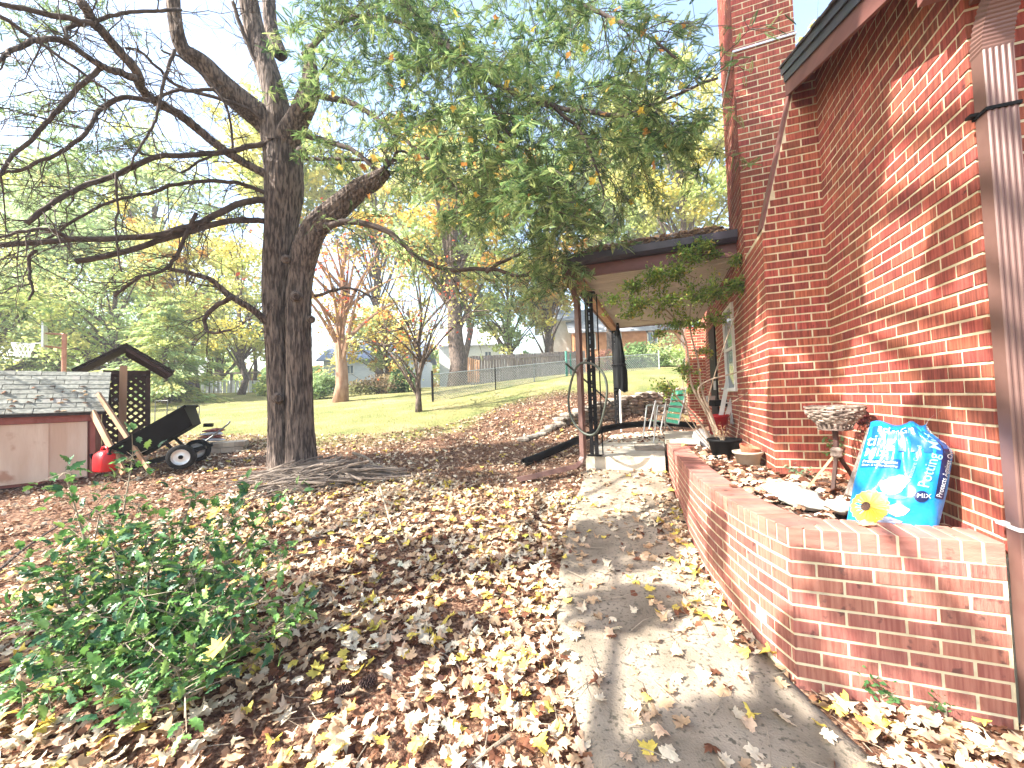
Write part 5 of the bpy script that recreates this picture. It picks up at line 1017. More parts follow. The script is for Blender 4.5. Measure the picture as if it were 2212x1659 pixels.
green = set(range(30, 36)) | {23, 27}
for li, (P, Rr) in enumerate(LP_):
    L = float(np.linalg.norm(np.diff(P, axis=0), axis=1).sum()); k = int(L*(11 if li not in green else 12))
    for _ in range(k):
        i = random.randrange(2, len(P)-1); t = P[i+1]-P[i-1]; t /= np.linalg.norm(t); side = np.cross(t, rng.normal(size=3)); side /= np.linalg.norm(side); side[2] *= .5
        d = t*.6+side; d /= np.linalg.norm(d); l = random.uniform(.3, .9); dr = random.uniform(.05, .5) if li in green else random.uniform(-.15, .3)
        Q = curve([P[i], P[i]+d*l*.5+[0, 0, -.10*dr*l], P[i]+d*l+[0, 0, -dr*l]], 7)+np.vstack([np.zeros(3), rng.normal(0, .012, (6, 3))]); tw.tube(Q, np.linspace(min(.007, Rr[i]*.5), .0018, 7), 4)
        for _ in range(5 if li not in green else 4):
            j = random.randrange(1, 6); d2 = d*.5+rng.normal(size=3)*[.6, .6, .45]; d2 /= np.linalg.norm(d2); l2 = random.uniform(.1, .38); tw.tube([Q[j], Q[j]+d2*l2*.5+rng.normal(0, .012, 3), Q[j]+d2*l2+[0, 0, -.04]], [.003, .0022, .0012], 3)
            if li in green: SP.append(Q[j]+d2*l2*.6); SDv.append(d2+[0, 0, -.5])
        if li in green:
            for j in range(2, 7): SP.append(Q[j]); SDv.append(d+rng.normal(0, .6, 3)+[0, 0, -.5])
# drooping curtains of boughs filling the crown on the right
def inpoly(x, y, poly):
    c = False; j = len(poly)-1
    for i in range(len(poly)):
        if (poly[i][1] > y) != (poly[j][1] > y) and x < (poly[j][0]-poly[i][0])*(y-poly[i][1])/(poly[j][1]-poly[i][1])+poly[i][0]: c = not c
        j = i
    return c
def curtain(poly, n, d0, d1, ln=(.35, .8), dens=1.0):
    xs = [p[0] for p in poly]; ys = [p[1] for p in poly]; k = 0
    while k < n:
        x, y = random.uniform(min(xs), max(xs)), random.uniform(min(ys), max(ys))
        if not inpoly(x, y, poly): continue
        if math.sin(x*.021+1.3*math.sin(y*.017))*math.sin(y*.027+x*.006) < -.18+random.gauss(0, .15): 
            if random.random() < .95: k += .3; continue
        k += 1; p = at(x, y, random.uniform(d0, d1)); a = random.uniform(0, 6.28); d = np.array([math.cos(a), math.sin(a), -.25]); l = random.uniform(*ln)
        Q = curve([p, p+d*l*.5+[0, 0, -.03], p+d*l*.95+[0, 0, -.28*l]], 8); tw.tube(Q, np.linspace(.005, .0015, 8), 3)
        for j in range(1, 8):
            for s_ in range(4 if random.random() < dens else 1): SP.append(Q[j]+rng.normal(0, .02, 3)); t = Q[j]-Q[j-1]; t /= np.linalg.norm(t); SDv.append(t*.35+np.array([0, 0, -.16])+rng.normal(0, .62, 3)*[1, 1, .5])
curtain([(650, -60), (1260, -60), (1500, 90), (1490, 330), (1360, 400), (1250, 500), (1180, 430), (1020, 470), (930, 380), (840, 300), (720, 230), (670, 120)], 500, 3.9, 6.2)
curtain([(930, 40), (1180, 120), (1450, 210), (1420, 330), (1270, 420), (1180, 470), (1060, 380), (980, 250)], 165, 3.7, 5.0)
curtain([(1120, 360), (1270, 400), (1240, 560), (1190, 640), (1130, 560)], 95, 4.4, 5.4, (.3, .6))
curtain([(850, 230), (1050, 330), (1130, 540), (960, 490), (850, 340)], 85, 4.8, 6.0, (.3, .6))
curtain([(1380, 20), (1560, 60), (1560, 240), (1420, 330)], 16, 3.7, 4.6, (.2, .45))
curtain([(620, 120), (740, 140), (740, 330), (660, 340)], 24, 5.0, 5.5, (.2, .5))
curtain([(-60, -60), (330, -60), (300, 330), (120, 420), (-60, 500)], 95, 4.3, 6.4, (.3, .7), .6); curtain([(60, 230), (330, 240), (320, 520), (120, 560)], 26, 5.0, 6.5, (.3, .6), .4); curtain([(-60, 560), (60, 560), (60, 660), (-60, 700)], 10, 4.6, 5.4, (.3, .6))
tag(tw.build('twigs', M_['twig'], hm), kind='stuff')
SP = np.array(SP); SDv = np.array(SDv); ns = len(SP)
hcol = pick([(.19, .31, .10), (.29, .41, .15), (.42, .50, .19), (.08, .16, .06)], ns, .18)
tag(scatter('needle_sprays', SPR[0], SPR[1], SP+rng.normal(0, .01, SP.shape), aim(SDv), rng.uniform(.06, .14, ns), M_['needle'], hcol, hm), kind='stuff')
# yellow leaves caught in the boughs
k = 70; q = [at(random.uniform(700, 1500), random.uniform(20, 470), random.uniform(3.7, 4.6)) for _ in range(k)]
tag(scatter('caught_leaf', LV[2], LEAF[1], np.array(q), rot_n(k, None, 1.5), rng.uniform(.05, .09, k), M_['litter'], pick([(.8, .6, .1), (.75, .5, .1), (.6, .28, .08)], k), hm), kind='stuff')
# ------------------------------------------------------------------ brush pile and fallen branches
m = MB()
for i in range(250):
    f = random.random(); x, y = smin(575, 800, f)+random.gauss(0, 26), smin(1070, 985, f)+random.gauss(0, 14); p = at(x, y, 5.25-.9*(1-f)*random.random()); p[2] = g1(p[0], p[1])+random.uniform(.01, .30)*math.sin(math.pi*min(max(f, .1), .9)); a = R_(random.gauss(38, 16)); l = random.uniform(.25, .75)
    bd = np.array([-.55, -.83, 0])*.75+np.array([-.8, -.25, 0])*.45; bd /= np.linalg.norm(bd); d = (bd+rng.normal(0, .36, 3)*[1, 1, 0]); d = d/np.linalg.norm(d)*l*1.5
    e0, e1_ = p-d/2, p+d/2; e0[2] = max(g1(e0[0], e0[1])+.01, p[2]-.02); e1_[2] = g1(e1_[0], e1_[1])+random.uniform(.005, .07); p[2] = (e0[2]+e1_[2])/2+random.uniform(0, .06); m.tube(curve([e0, p+rng.normal(0, .02, 3), e1_], 7), np.linspace(random.uniform(.006, .017), .004, 7), 5)
tag(m.build('brush_pile', M_['brush']), 'long pile of cut grey sticks stacked against the foot of the dark trunk', 'brush pile', kind='stuff')
def lay_branch(pts, r0, label, mt='palebark', sub=0, d=None):
    P = []
    for x, y, h in pts:
        lo, hi = .4, 12.0
        for _ in range(26):
            md = (lo+hi)/2; q_ = at(x, y, md)
            if q_[2] > g1(q_[0], q_[1])+h: lo = md
            else: hi = md
        P.append(at(x, y, lo))
    C = curve(P, 26); m = MB(); m.tube(C, np.linspace(r0, r0*.35, 26), 7, .1)
    for _ in range(sub):
        i = random.randrange(4, 24); v = rng.normal(size=3)*[1, 1, .35]; v /= np.linalg.norm(v); v[2] = abs(v[2]); l = random.uniform(.08, .3); m.tube([C[i], C[i]+v*l*.5+rng.normal(0, .01, 3), C[i]+v*l], [r0*.35, r0*.25, .0015], 4)
    tag(m.build('fallen_branch', M_[mt]), label, 'branch', 'fallen branches on the leaf litter')
lay_branch([(762, 978, .12), (790, 988, .08), (812, 1005, .03), (850, 1012, .02), (900, 1010, .02)], .022, 'stout curved pale branch lying right of the brush pile', sub=8)
lay_branch([(820, 1050, .12), (835, 1100, .1), (850, 1150, .08), (868, 1190, .02)], .012, 'thin forked branch sticking up out of the middle of the litter', sub=16)
lay_branch([(790, 1060, .02), (830, 1070, .08), (880, 1040, .12), (905, 1020, .1)], .008, 'fine twiggy branch just below the pale curved one', sub=16)
lay_branch([(640, 1170, .02), (760, 1150, .03), (850, 1150, .03), (920, 1120, .05)], .010, 'long thin branch lying level behind the holly bush', 'twig', 8)
lay_branch([(630, 1205, .02), (720, 1185, .03), (860, 1170, .02)], .011, 'brown branch lying level nearest the holly bush top', 'twig', 5)
lay_branch([(0, 1230, .04), (60, 1180, .10), (140, 1130, .12), (240, 1095, .08)], .012, 'dark branch leaning up behind the left of the holly bush', 'twig', 8)
lay_branch([(925, 1350, .02), (935, 1390, .02), (990, 1440, .02), (1000, 1490, .01)], .006, 'short dark twig curving in leaves between holly and walkway', 'twig', 2)
lay_branch([(1100, 1590, .03), (1050, 1625, .03), (1010, 1659, .02)], .010, 'pale stick at bottom beside the walkway edge', 'palebark', 1)
lay_branch([(0, 1480, .03), (60, 1440, .05), (140, 1425, .04), (210, 1410, .02)], .009, 'yellowish curved stick lying under the holly on the left', 'palebark', 2)
# pine cones
def ground_at(x, y, h=0):
    lo, hi = .4, 30.0
    for _ in range(30):
        md = (lo+hi)/2; q_ = at(x, y, md)
        if q_[2] > g1(q_[0], q_[1])+h: lo = md
        else: hi = md
    return at(x, y, lo)
for (x, y, lb) in ((735, 1492, 'brown pine cone lying left of its partner below the holly'), (792, 1474, 'brown pine cone lying right of its partner below the holly')):
    c = ground_at(x, y, .03); o = thing('pine_cone', lb, 'pine cone', tuple(c), 'pine cones in the leaves'); ax = np.array([.8, .5, .15]); ax /= np.linalg.norm(ax); MB().lathe(c-ax*.04, [(.004, 0), (.012, .01), (.013, .05), (.004, .085)], 8, tuple(ax)).build('core', M_['twig'], o)
    m = MB(); Mq = Vector(ax).to_track_quat('Z', 'Y').to_matrix()
    for i in range(60):
        f = i/60; a = i*2.4; r = .026*math.sin(math.pi*(.12+.8*f))+.004; p0 = Mq @ Vector((.008*math.cos(a), .008*math.sin(a), f*.085)); p1 = Mq @ Vector((r*math.cos(a), r*math.sin(a), f*.085+.008)); m.beam(np.array(p0)+c-ax*.04, np.array(p1)+c-ax*.04, .012, .003, tuple(ax))
    m.build('scales', M_['dwood'], o)
# ------------------------------------------------------------------ fallen leaves
LC = dict(cream=(.80, .68, .50), tan=(.56, .38, .23), yellow=(.82, .64, .14), peach=(.70, .49, .33), brown=(.17, .07, .04))
def px_planter(y): return np.interp(y, [p[1] for p in PC], [p[0] for p in PC])
def blocked(x, y): return ((y > 2.22) & (x > px_planter(y)-.01) & (y < 5.6)) | ((y > 2.20) & (x > .53)) | ((y > 5.46) & (y < 9.4) & (x > -1.06))
def zsurf(x, y): return G(x, y)+np.where(on_walk(x, y), .038, .004)
def field(n, x0, x1, y0, y1, dens):
    x = rng.uniform(x0, x1, n*3); y = rng.uniform(y0, y1, n*3); d = np.where(on_walk(x, y), dens[1]+.9*np.exp(-np.abs(px_planter(y)-.06-x)/.09)*(y > 2.35)+.8*np.exp(-np.abs(5.35-y)/.18), dens[0]*(.55+.45*wav(x, y, 4.2))+.12); d = np.where((y < 2.3) & (x > .75) & ~on_walk(x, y), 1.1, d); ok = (rng.random(n*3) < d) & ~blocked(x, y); return x[ok][:n], y[ok][:n]
x1_, y1_ = field(8200, -4.6, 2.4, .35, 4.6, (1.0, .13)); x2_, y2_ = field(2600, -9, .9, 3.0, 9.5, (.7, .15))
X = np.r_[x1_, x2_]; Y = np.r_[y1_, y2_]; keep = (Y < np.interp(X, LXB, LYB)+.6); X, Y = X[keep], Y[keep]; N = len(X)
Z = zsurf(X, Y)+rng.uniform(.002, .030, N)*(~on_walk(X, Y))+.004; pos = np.stack([X, Y, Z], 1); onw = on_walk(X, Y)
kinds = np.array(list(LC)); kw = rng.choice(5, N, p=[.36, .23, .12, .20, .09]); size = rng.uniform(.045, .078, N)*np.where(kw == 4, .85, 1)
px, py, dd_ = proj(pos); vis = (px > -20) & (px < 2230) & (py > -10) & (py < 1680) & (dd_ > .3); order = np.argsort(np.where(vis, dd_/size, 1e6)); ind = order[:300]; rest = np.setdiff1d(np.arange(N), ind)
RM = rot_n(N, None, .26)
lmesh = {}
names = dict(cream='pale cream', tan='dry tan', yellow='bright yellow', peach='peach coloured', brown='dark brown')
right = (X > .8) & (Y < 2.3)
for i in ind:
    kd = kinds[kw[i]]; v = int(rng.integers(0, 8)); key = (kd, v)
    if key not in lmesh:
        c = np.repeat(np.array([LC[kd]]), len(LV[v]), 0); c[0] *= .9; lmesh[key] = npmesh('fallen_leaf', LV[v], LEAF[1], M_['litter'], c)
    wl_ = float(np.interp(Y[i], [p[1] for p in WL], [p[0] for p in WL])); nearw = wl_-X[i]
    if onw[i]: place = 'on the concrete walkway near its ' + ('lower end' if Y[i] < 1.5 else 'bend by the planter corner')
    elif right[i]: place = 'in the litter at the foot of the planter'
    elif nearw < .18: place = 'along the walkway edge'
    elif px[i] < 520: place = 'under and beside the holly bush' if py[i] < 1480 else 'below the holly bush'
    elif py[i] < 1450: place = 'between the holly bush and walkway, beyond the pine cones'
    else: place = 'between the pine cones and the walkway'
    M = Matrix(RM[i].tolist()).to_4x4() @ Matrix.Scale(size[i], 4); M.translation = pos[i]
    o = link('fallen_leaf', lmesh[key], None, M); tag(o, f'{names[kd]} maple leaf lying {place}', 'leaf', f'{names[kd]} leaves {place}')
lc_ = np.array([LC[k] for k in kinds])
for v in range(8):
    s_ = rest[rest % 8 == v]; tag(scatter('leaf_litter', LV[v], LEAF[1], pos[s_], RM[s_], size[s_], M_['litter'], (lc_[kw[s_]]*(1+rng.normal(size=(len(s_), 1))*.13)).clip(0, .92)), 'scattered fallen maple leaves of many pale colours covering the ground', 'leaf litter', kind='stuff')
# crumbled brown leaves beneath and far litter
x, y = field(44000, -10, 2.4, .35, 11, (1.3, .10)); kp_ = (y < np.interp(x, LXB, LYB)+.8) & (rng.random(len(x)) < np.where(on_walk(x, y), .35, 1)); x, y = x[kp_], y[kp_]; n = len(x); pz = np.stack([x, y, zsurf(x, y)+rng.uniform(0, .02, n)*(~on_walk(x, y))+.002], 1)
far = (np.hypot(x, y) > 4.5)[:, None]; cc_ = np.where(far, pick([(.46, .32, .22), (.30, .17, .10), (.64, .52, .39), (.17, .085, .05)], n), pick([(.15, .06, .035), (.26, .12, .065), (.42, .26, .16), (.09, .04, .03), (.55, .38, .24)], n))  # farther pieces coloured lighter, sunlight on the litter put into the palette
CR = (np.array([(0, -.5, .1), (.35, -.1, 0), (.2, .45, .12), (-.25, .4, 0), (-.35, -.2, .14)], float), np.array([(0, 1, 2), (0, 2, 3), (0, 3, 4)]))
tag(scatter('leaf_crumble', CR[0], CR[1], pz, rot_n(n, None, .6), rng.uniform(.018, .06, n), M_['litter'], cc_), 'broken dry brown leaf pieces forming the litter bed', 'leaf litter', kind='stuff')
# thin straw and twiglets in the litter
m = MB()
for _ in range(900):
    x, y = random.uniform(-5, 1.6), random.uniform(.5, 6)
    if blocked(np.array([x]), np.array([y]))[0]: continue
    z = float(zsurf(np.array([x]), np.array([y]))[0]); a = random.random()*6.28; l = random.uniform(.05, .28); v = np.array([math.cos(a), math.sin(a), 0])*l; m.tube([(x, y, z+.01), np.array([x, y, z+.02])+v*.5+rng.normal(0, .012, 3)*[1, 1, .4], np.array([x, y, z+random.uniform(.005, .04)])+v], [.0022, .002, .001], 3)
tag(m.build('twig_litter', M_['palebark']), 'thin fallen twigs and straw strewn through the leaves', 'twigs', kind='stuff')
# leaves on the planter cap, in the planter and on the porch floor
def leaves_on(name, pts, cols, label, n_obj=0, size=(.05, .09), tilt=.4):
    pts = np.array(pts); k = len(pts); tag(scatter(name, LV[5], LEAF[1], pts, rot_n(k, None, tilt), rng.uniform(*size, k), M_['litter'], pick(cols, k)), label, 'leaf litter', kind='stuff')
PB_ = [(.15, .06, .035), (.26, .13, .08), (.55, .34, .22), (.7, .55, .42)]
P_ = []
while len(P_) < 620:
    x, y = random.uniform(.3, 1.3), random.uniform(2.42, 5.6)
    if x > px_planter(y)+.20 and not (x > .87 and y > 3.94): P_.append((x, y, .70+random.uniform(.0, .035)))
leaves_on('planter_leaves', P_, PB_, 'dry brown leaves filling the inside of the brick planter')
SL = 'single fallen leaves on the planter cap'
for i, (x, y, kd, lb) in enumerate(((1875, 1133, 'tan', 'curled tan leaf on the planter cap nearest the blue bag'), (1668, 1085, 'peach', 'peach leaf on the cap beside the white plastic bag'), (1612, 1040, 'tan', 'tan leaf on the cap left of the milky plastic bag'), (1600, 1028, 'cream', 'cream leaf on the cap edge by the brown litter'), (1560, 1010, 'cream', 'cream leaf halfway along the planter cap'), (1535, 1000, 'cream', 'pale leaf on the cap near the shrub foot'), (1478, 962, 'yellow', 'yellow leaf at the far end of the planter cap'), (1492, 977, 'peach', 'peach leaf at the far end of planter cap'), (1585, 1050, 'brown', 'brown leaf lying on the inner cap edge'), (1512, 985, 'tan', 'tan leaf on the cap left of the shrub'))):
    c = onz(x, y, PT+.006); M = Matrix.Translation(c) @ Matrix.Rotation(random.random()*6, 4, 'Z') @ Matrix.Rotation(.15, 4, 'X') @ Matrix.Scale(random.uniform(.055, .085), 4); v = i % 8; c_ = np.repeat(np.array([LC[kd]]), len(LV[v]), 0)
    tag(link('fallen_leaf', npmesh('fallen_leaf', LV[v], LEAF[1], M_['litter'], c_), None, M), lb, 'leaf', SL)
P_ = [(random.uniform(-1, 1.0), random.choice((random.uniform(7.2, 9.3), random.uniform(5.6, 9.3))), FZ+.006) for _ in range(420)]; P_ = [p for p in P_ if p[1] > 7 or random.random() < .35]
leaves_on('porch_leaves', P_, PB_, 'brown leaves blown over the back of the porch floor', size=(.04, .08))
P_ = [(random.uniform(-1.0, .85), (yy := GY0+random.random()**1.6*1.6), 3.25+(yy-GY0)*.418+.035) for _ in range(260)]
leaves_on('roof_leaves', P_, [(.22, .12, .07), (.4, .25, .14)], 'dry leaves lying along the porch roof above the gutter', size=(.05, .09))
P_ = []
for _ in range(80): a, f = random.uniform(Ls-2.4, Ls), random.random()**1.3*.6; P_.append(S_(a, -OV+(DP/2+OV)*f, ez+(rz_-ez)*f+.03))
leaves_on('shed_roof_leaves', P_, [(.35, .2, .12), (.5, .35, .22), (.2, .1, .06)], 'brown leaves lying in patches on the shed roof', size=(.03, .07))
# ------------------------------------------------------------------ holly bush
HL = fan([(0, -.5), (.10, -.36), (.24, -.32), (.17, -.18), (.28, -.06), (.18, .04), (.26, .18), (.12, .26), (.12, .38), (0, .56), (-.12, .38), (-.12, .26), (-.26, .18), (-.18, .04), (-.28, -.06), (-.17, -.18), (-.24, -.32), (-.10, -.36)], (0, 0)); HL[0][:, 2] = .5*np.abs(HL[0][:, 0])*(1)+.05*np.cos(np.arange(len(HL[0]))*math.pi)-.15*HL[0][:, 1]**2
HL = (HL[0][:, [1, 0, 2]]+np.array([.5, 0, 0]), HL[1])
hb = thing('holly_bush', 'glossy green holly bush sprawling over leaf litter in the foreground', 'bush', tuple(ground_at(240, 1470)))
root = ground_at(255, 1440, 0); HP, HD = [], []; hstem = MB()
ends = [(140, 1020, 2.05), (287, 985, 2.3), (215, 1110, 2.15), (300, 1090, 2.3), (420, 1060, 2.5), (350, 1130, 2.2), (500, 1120, 2.45), (440, 1170, 2.2), (560, 1170, 2.3), (150, 1190, 1.95), (60, 1210, 1.9), (240, 1180, 2.0), (330, 1220, 1.95), (430, 1230, 2.05), (520, 1240, 2.15), (610, 1200, 2.25), (640, 1290, 2.1), (560, 1300, 2.0), (470, 1310, 1.9), (400, 1330, 1.85), (500, 1370, 1.85), (420, 1400, 1.75), (360, 1420, 1.7), (460, 1440, 1.72), (300, 1290, 1.8), (90, 1400, 1.7), (20, 1330, 1.75), (30, 1480, 1.6), (130, 1450, 1.65), (330, 1530, 1.55), (400, 1500, 1.6), (660, 1330, 2.1), (590, 1360, 1.95), (180, 1330, 1.8), (270, 1390, 1.75), (540, 1050, 2.6), (620, 1060, 2.6)]
for k, (x, y, d) in enumerate(ends):
    e = at(x, y, d); e[2] = max(e[2], g1(e[0], e[1])+.05); md = root*.5+e*.5+np.array([0, 0, .03])+rng.normal(0, .05, 3); Q = curve([root+rng.normal(0, .02, 3)*[1, 1, 0], md, e], 16); hstem.tube(Q, np.linspace(.010, .0025, 16), 6)
    for j in range(6, 16):
        for _ in range(3 if j < 15 else 6):
            v = rng.normal(size=3)*[1, 1, .6]; v /= np.linalg.norm(v); l = random.uniform(.01, .15) if j > 8 else random.uniform(.04, .12); s0 = Q[j]; e2 = s0+v*l; hstem.tube([s0, e2], [.0025, .0012], 3)
            for _ in range(2): HP.append(e2+rng.normal(0, .015, 3)); HD.append(v+rng.normal(0, .6, 3)+[0, 0, .15])
hstem.build('stems', M_['palebark'], hb)
HP = np.array(HP); HD = np.array(HD); HP[:, 2] = np.maximum(HP[:, 2], G(HP[:, 0], HP[:, 1])+.03); hr = aim(HD); hsz = rng.uniform(.045, .078, len(HP)); hc_ = pick([(.09, .22, .06), (.16, .33, .08), (.06, .16, .07), (.27, .42, .11)], len(HP), .15)
_, _, hd_ = proj(HP); od = np.argsort(hd_/hsz); hmesh = [npmesh('holly_leaf', HL[0], HL[1], M_['holly'], np.repeat(np.array([c]), len(HL[0]), 0)) for c in [(.09, .22, .06), (.16, .33, .08), (.06, .16, .07), (.27, .42, .11)]]
for i in od[:280]:
    M = Matrix(hr[i].tolist()).to_4x4() @ Matrix.Scale(hsz[i], 4); M.translation = HP[i]; link('holly_leaf', hmesh[i % 4], hb, M)
s_ = od[280:]; tag(scatter('holly_leaf', HL[0], HL[1], HP[s_], hr[s_], hsz[s_], M_['holly'], hc_[s_], hb), kind='stuff')
for (x, y, d, lb) in ((468, 1107, 2.35, 'large yellow maple leaf resting on top of the holly'), (470, 1400, 1.7, 'yellow maple leaf caught low in the front of the holly')):
    M = Matrix.Translation(at(x, y, d)) @ Matrix.Rotation(.5, 4, 'X') @ Matrix.Rotation(1.2, 4, 'Z') @ Matrix.Scale(.10, 4); tag(link('fallen_leaf', npmesh('fallen_leaf', LV[1], LEAF[1], M_['litter'], np.repeat(np.array([LC['yellow']]), len(LV[1]), 0)), None, M), lb, 'leaf')
# ------------------------------------------------------------------ shrub in the planter
az = thing('planter_shrub', 'leggy shrub with bare leaning stems and airy green top in the planter', 'shrub', (.47, 4.9, .70))
st = MB(); ST = [([(1556, 988, 4.6), (1510, 910, 4.6), (1462, 858, 4.6), (1440, 820, 4.6)], .016), ([(1562, 988, 4.62), (1530, 900, 4.6), (1494, 830, 4.6), (1482, 740, 4.6), (1450, 680, 4.6), (1400, 640, 4.5)], .018), ([(1566, 988, 4.6), (1540, 905, 4.6), (1518, 850, 4.6), (1508, 780, 4.6), (1490, 700, 4.6), (1500, 600, 4.6)], .016), ([(1570, 988, 4.55), (1535, 900, 4.5), (1508, 846, 4.5), (1530, 822, 4.45), (1590, 805, 4.3), (1622, 790, 4.2)], .014), ([(1572, 985, 4.5), (1550, 930, 4.5), (1530, 870, 4.5), (1560, 760, 4.4), (1600, 660, 4.3), (1640, 620, 4.2)], .010),
      ([(1580, 870, 4.4), (1620, 845, 4.3), (1660, 815, 4.2), (1652, 775, 4.2), (1640, 745, 4.2), (1655, 725, 4.15), (1695, 728, 4.1), (1702, 752, 4.1)], .005), ([(1552, 988, 4.6), (1500, 930, 4.6), (1478, 905, 4.6)], .007), ([(1450, 690, 4.6), (1380, 650, 4.5), (1320, 640, 4.4)], .008), ([(1485, 750, 4.6), (1430, 700, 4.5), (1350, 690, 4.4)], .007), ([(1575, 990, 4.5), (1592, 940, 4.45), (1598, 890, 4.4)], .005), ([(1500, 700, 4.6), (1530, 620, 4.5), (1530, 540, 4.5)], .006), ([(1556, 988, 4.7), (1490, 900, 4.75), (1470, 800, 4.8), (1440, 760, 4.8)], .009)]
tips = []
for pts, r in ST: Q = curve([at(*p) for p in pts], 24); st.tube(Q, np.linspace(r, r*.35, 24), 7, .1); tips.append(Q)
AC = [(1325, 650, 28, 4.3, 60), (1370, 620, 34, 4.4, 110), (1415, 600, 38, 4.5, 140), (1460, 590, 36, 4.5, 140), (1385, 655, 36, 4.4, 120), (1440, 650, 40, 4.5, 160), (1500, 640, 42, 4.5, 150), (1545, 630, 38, 4.4, 140), (1590, 620, 34, 4.3, 130), (1630, 610, 30, 4.2, 110), (1648, 590, 18, 4.15, 50), (1500, 560, 28, 4.5, 80), (1480, 545, 22, 4.5, 60), (1515, 530, 24, 4.5, 70), (1545, 550, 18, 4.5, 40), (1460, 700, 30, 4.6, 90), (1420, 720, 20, 4.6, 30), (1500, 700, 32, 4.6, 80), (1550, 690, 26, 4.5, 50), (1440, 838, 30, 4.6, 90), (1480, 800, 26, 4.6, 60), (1500, 840, 20, 4.7, 40), (1520, 760, 26, 4.6, 40), (1590, 560, 22, 4.3, 45), (1360, 680, 24, 4.4, 40)]
AP, AD, AK = [], [], []
for x, y, r, d, n in AC:
    c = at(x, y, d); j = min(tips, key=lambda Q: np.min(np.linalg.norm(Q-c, axis=1))); s0 = j[np.argmin(np.linalg.norm(j-c, axis=1))]; st.tube(curve([s0, (s0+c)/2+rng.normal(0, .02, 3), c], 8), np.linspace(.005, .0025, 8), 5)
    for _ in range(n//4): 
        v = rng.normal(size=3)*[1, 1, .55]; v /= np.linalg.norm(v); e = c+v*r/850*d*random.uniform(.3, 1.35); st.tube([c, (c+e)/2+rng.normal(0, .01, 3), e], [.003, .002, .001], 3)
        for _ in range(20): t_ = random.uniform(.3, 1.05); AP.append(c+(e-c)*t_+rng.normal(0, .022, 3)); AD.append(v+rng.normal(0, .7, 3))
st.build('stems', M_['palebark'], az); k = len(AP); tag(scatter('foliage', OV_[0][:, [1, 0, 2]], OV_[1], np.array(AP), aim(np.array(AD)), rng.uniform(.026, .046, k), M_['foliage'], pick([(.17, .30, .06), (.28, .42, .09), (.40, .48, .11), (.10, .20, .05), (.6, .48, .12)], k, .15, [.25, .3, .27, .12, .06]), az), kind='stuff')
# dry stalks in pots, ivy and weeds
def small_plant(name, label, cat, c, r, h, n, cols, ls, tmpl=OV_):
    o = thing(name, label, cat, tuple(c)); m = MB(); PP = []
    for _ in range(max(3, n//12)): v = rng.normal(size=3)*[r, r, 0]+[0, 0, h*random.uniform(.5, 1)]; m.tube([c, c+v*.6, c+v], [.003, .002, .001], 3); PP += [c+v*random.uniform(.4, 1)+rng.normal(0, ls*.7, 3) for _ in range(12)]
    m.build('stems', M_['palebark'], o); k = len(PP); scatter('foliage', tmpl[0], tmpl[1], np.array(PP), rot_n(k, None, .8), rng.uniform(ls*.6, ls*1.2, k), M_['foliage'], pick(cols, k), o)
small_plant('ivy_sprig', 'small green ivy sprig at the foot of planter front', 'ivy', ground_at(1905, 1510, .02), .05, .11, 90, [(.07, .18, .06), (.12, .24, .08)], .03)
small_plant('ivy_sprig', 'tiny green weed in the leaves beside the foundation crack', 'weed', ground_at(2020, 1535, .02), .03, .08, 36, [(.09, .2, .06)], .022)
small_plant('grey_green_weed', 'grey green weed growing against the chimney foot in planter', 'weed', np.array([1.0, 3.84, .71]), .05, .09, 60, [(.25, .36, .22), (.16, .26, .15)], .035)
small_plant('green_vine', 'green vine leaves climbing the corner behind the basket stand', 'vine', np.array([1.26, 3.84, .80]), .02, .30, 60, [(.22, .34, .12), (.14, .26, .1)], .04)
small_plant('dry_plant', 'dry brown stalks standing in the black nursery pot', 'dry plant', np.array([.62, 4.92, .87]), .06, .20, 90, [(.4, .22, .12), (.55, .4, .25)], .03)
small_plant('green_weed', 'small green weed at the foot of the wooden stake', 'weed', onz(1865, 1072, .715), .03, .05, 48, [(.12, .26, .08)], .025)
# ------------------------------------------------------------------ lawn grass
n = 60000; x = rng.uniform(-22, 6, n); y = 3.5+rng.random(n)**1.4*16; k = (rng.random(n) < lawn(x+.35*wav(x, y, 1.3), y)*(1/(1+.02*y*y))*2.2) & ~((x > -1.1) & (y < 11.2)); x, y = x[k], y[k]; n = len(x)
GB = (np.array([(-.06, 0, 0), (.06, 0, 0), (.03, .12, .6), (.0, .3, 1)], float), np.array([(0, 1, 3, 2)]))
a = rng.random(n)*6.28; Rg = np.zeros((n, 3, 3)); Rg[:, 0, 0] = np.cos(a); Rg[:, 0, 1] = -np.sin(a); Rg[:, 1, 0] = np.sin(a); Rg[:, 1, 1] = np.cos(a); Rg[:, 2, 2] = 1
tag(scatter('lawn_grass', GB[0]*[1.6, 1, 1], GB[1], np.stack([x, y, G(x, y)-.01], 1), Rg, rng.uniform(.03, .075, n), M_['foliage'], pick([(.28, .30, .11), (.36, .35, .15), (.24, .30, .10), (.48, .42, .25)], n, .12)), 'short pale green grass blades of the back lawn', 'grass', kind='stuff')
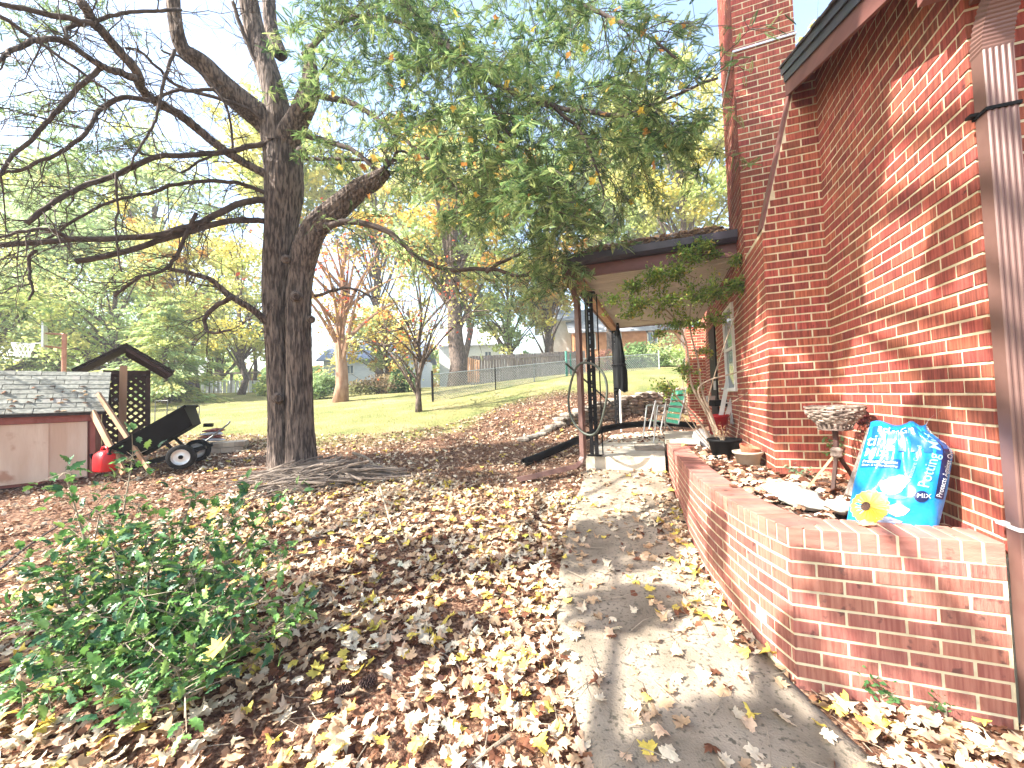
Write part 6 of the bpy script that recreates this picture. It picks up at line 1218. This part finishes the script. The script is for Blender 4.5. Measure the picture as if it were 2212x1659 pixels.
# ------------------------------------------------------------------ garden trees behind the camera that dapple the light
def shade_tree(label, base, hgt, clumps, n, ls):
    bz = g1(*base); o = thing('garden_maple', label, 'tree', (base[0], base[1], bz), 'maples behind the viewpoint'); m = MB(); m.tube([(base[0], base[1], bz-.1), (base[0]+.1, base[1], bz+hgt*.4), (base[0], base[1]+.2, bz+hgt)], [.26, .2, .05], 10, .1); m.build('trunk', M_['bark'], o); m = MB(); C = []
    for c, r in clumps: s0 = np.array([base[0]+.05, base[1], bz+min(hgt*.85, max(1.5, c[2]-2.0))]); m.tube(curve([s0, (s0+c)/2+[0, 0, .3], c], 8), np.linspace(.07, .015, 8), 6)
    m.build('limbs', M_['bark'], o); Cn = np.array([c for c, r in clumps]); Rn = np.array([r for c, r in clumps]); i = rng.choice(len(Cn), n, p=Rn**2/np.sum(Rn**2)); v = rng.normal(size=(n, 3)); v /= np.linalg.norm(v, axis=1)[:, None]
    scatter('foliage', QD[0]*1.25, QD[1], Cn[i]+v*rng.random((n, 1))**.5*Rn[i][:, None], rot_n(n, None, 1), rng.uniform(ls*.7, ls*1.3, n), M_['foliage'], pick(YEL+YG, n), o)
def shadow_src(p, t): return np.array(p)+SDIR*t
CL = []
for p, r, t in [((1.3, 3.5, 2.8), .48, 7.5), ((1.3, 3.8, 2.0), .38, 7), ((1.25, 3.1, 3.5), .45, 8), ((1.3, 3.75, 3.7), .4, 8.2), ((1.05, 3.9, 1.25), .30, 6.8), ((1.1, 3.9, 2.3), .42, 7), ((1.0, 3.9, 3.1), .35, 7.6), ((.88, 4.6, 2.6), .5, 8), ((1.1, 4.8, 3.7), .55, 8.4), ((1.1, 4.8, 5.2), .6, 9), ((.3, 3.0, .4), .20, 6.5), ((.2, 4.2, .5), .36, 7), ((.8, 2.23, .42), .15, 6), ((1.15, 2.23, .25), .12, 6), ((.6, 2.3, .15), .12, 6), ((1.3, 2.75, 1.25), .18, 6.6), ((1.31, 2.5, 2.1), .16, 6.9), ((-.4, 3.6, .1), .5, 7), ((.2, 1.7, 0), .34, 6.5), ((-.2, 2.7, 0), .28, 6.2), ((-1.9, 2.9, .1), .35, 7), ((-1.3, 2.1, 0), .26, 6), ((.7, 1.25, 0), .26, 6), ((-4.8, 4.0, 1.5), .7, 7.5), ((-2.6, 4.6, .5), .4, 8), ((-.6, 5.2, 3.2), .5, 8), ((-4.9, 4.0, 3.4), .7, 8), ((-1.0, 5.3, 1.6), .4, 7.6), ((-3.0, 6.0, .7), .5, 8.5)]:
    CL.append((shadow_src(p, t), r))
A_ = [c for c in CL if c[0][0] > -4.6]; B_ = [c for c in CL if c[0][0] <= -4.6]
shade_tree('tall yellow maple just behind the viewpoint shading the house wall', (-3.2, -3.6), 7.5, A_, 9000, .12)
shade_tree('tall yellow maple farther left shading the brush pile', (-7.2, -2.2), 8, B_, 5000, .13)

for x, y, d, r0 in ((640, 640, 5.33, .05), (672, 690, 5.36, .035), (618, 560, 5.33, .04), (600, 860, 5.35, .05), (652, 330, 5.35, .05)):
    c = at(x, y, d); vd = (EYE-c)/np.linalg.norm(EYE-c); MB().lathe(c-vd*.05, [(r0*1.6, -.03), (r0*1.15, .03), (r0*.8, .05), (r0*.6, .035), (0, .03)], 11, tuple(vd)).build('knot', M_['bark'], hm, True)
# ------------------------------------------------------------------ added fog volume, imitates HDR glare washing out the background
if GLARE_VEIL: 
    hz = MB().box((-25, 20, 11.5), (150, 130, 30)).build('glare_veil', bpy.data.materials.new('pale_glare_veil')); tag(hz, 'thin pale fog added to imitate glare over the background', kind='stuff')
    mh = hz.data.materials[0]; mh.use_nodes = True; mh.node_tree.nodes.remove(mh.node_tree.nodes['Principled BSDF']); pv_ = mh.node_tree.nodes.new('ShaderNodeVolumePrincipled'); pv_.inputs['Density'].default_value = GLARE_VEIL; pv_.inputs['Color'].default_value = (.93, .95, 1, 1)
    mh.node_tree.links.new(pv_.outputs[0], mh.node_tree.nodes['Material Output'].inputs['Volume'])
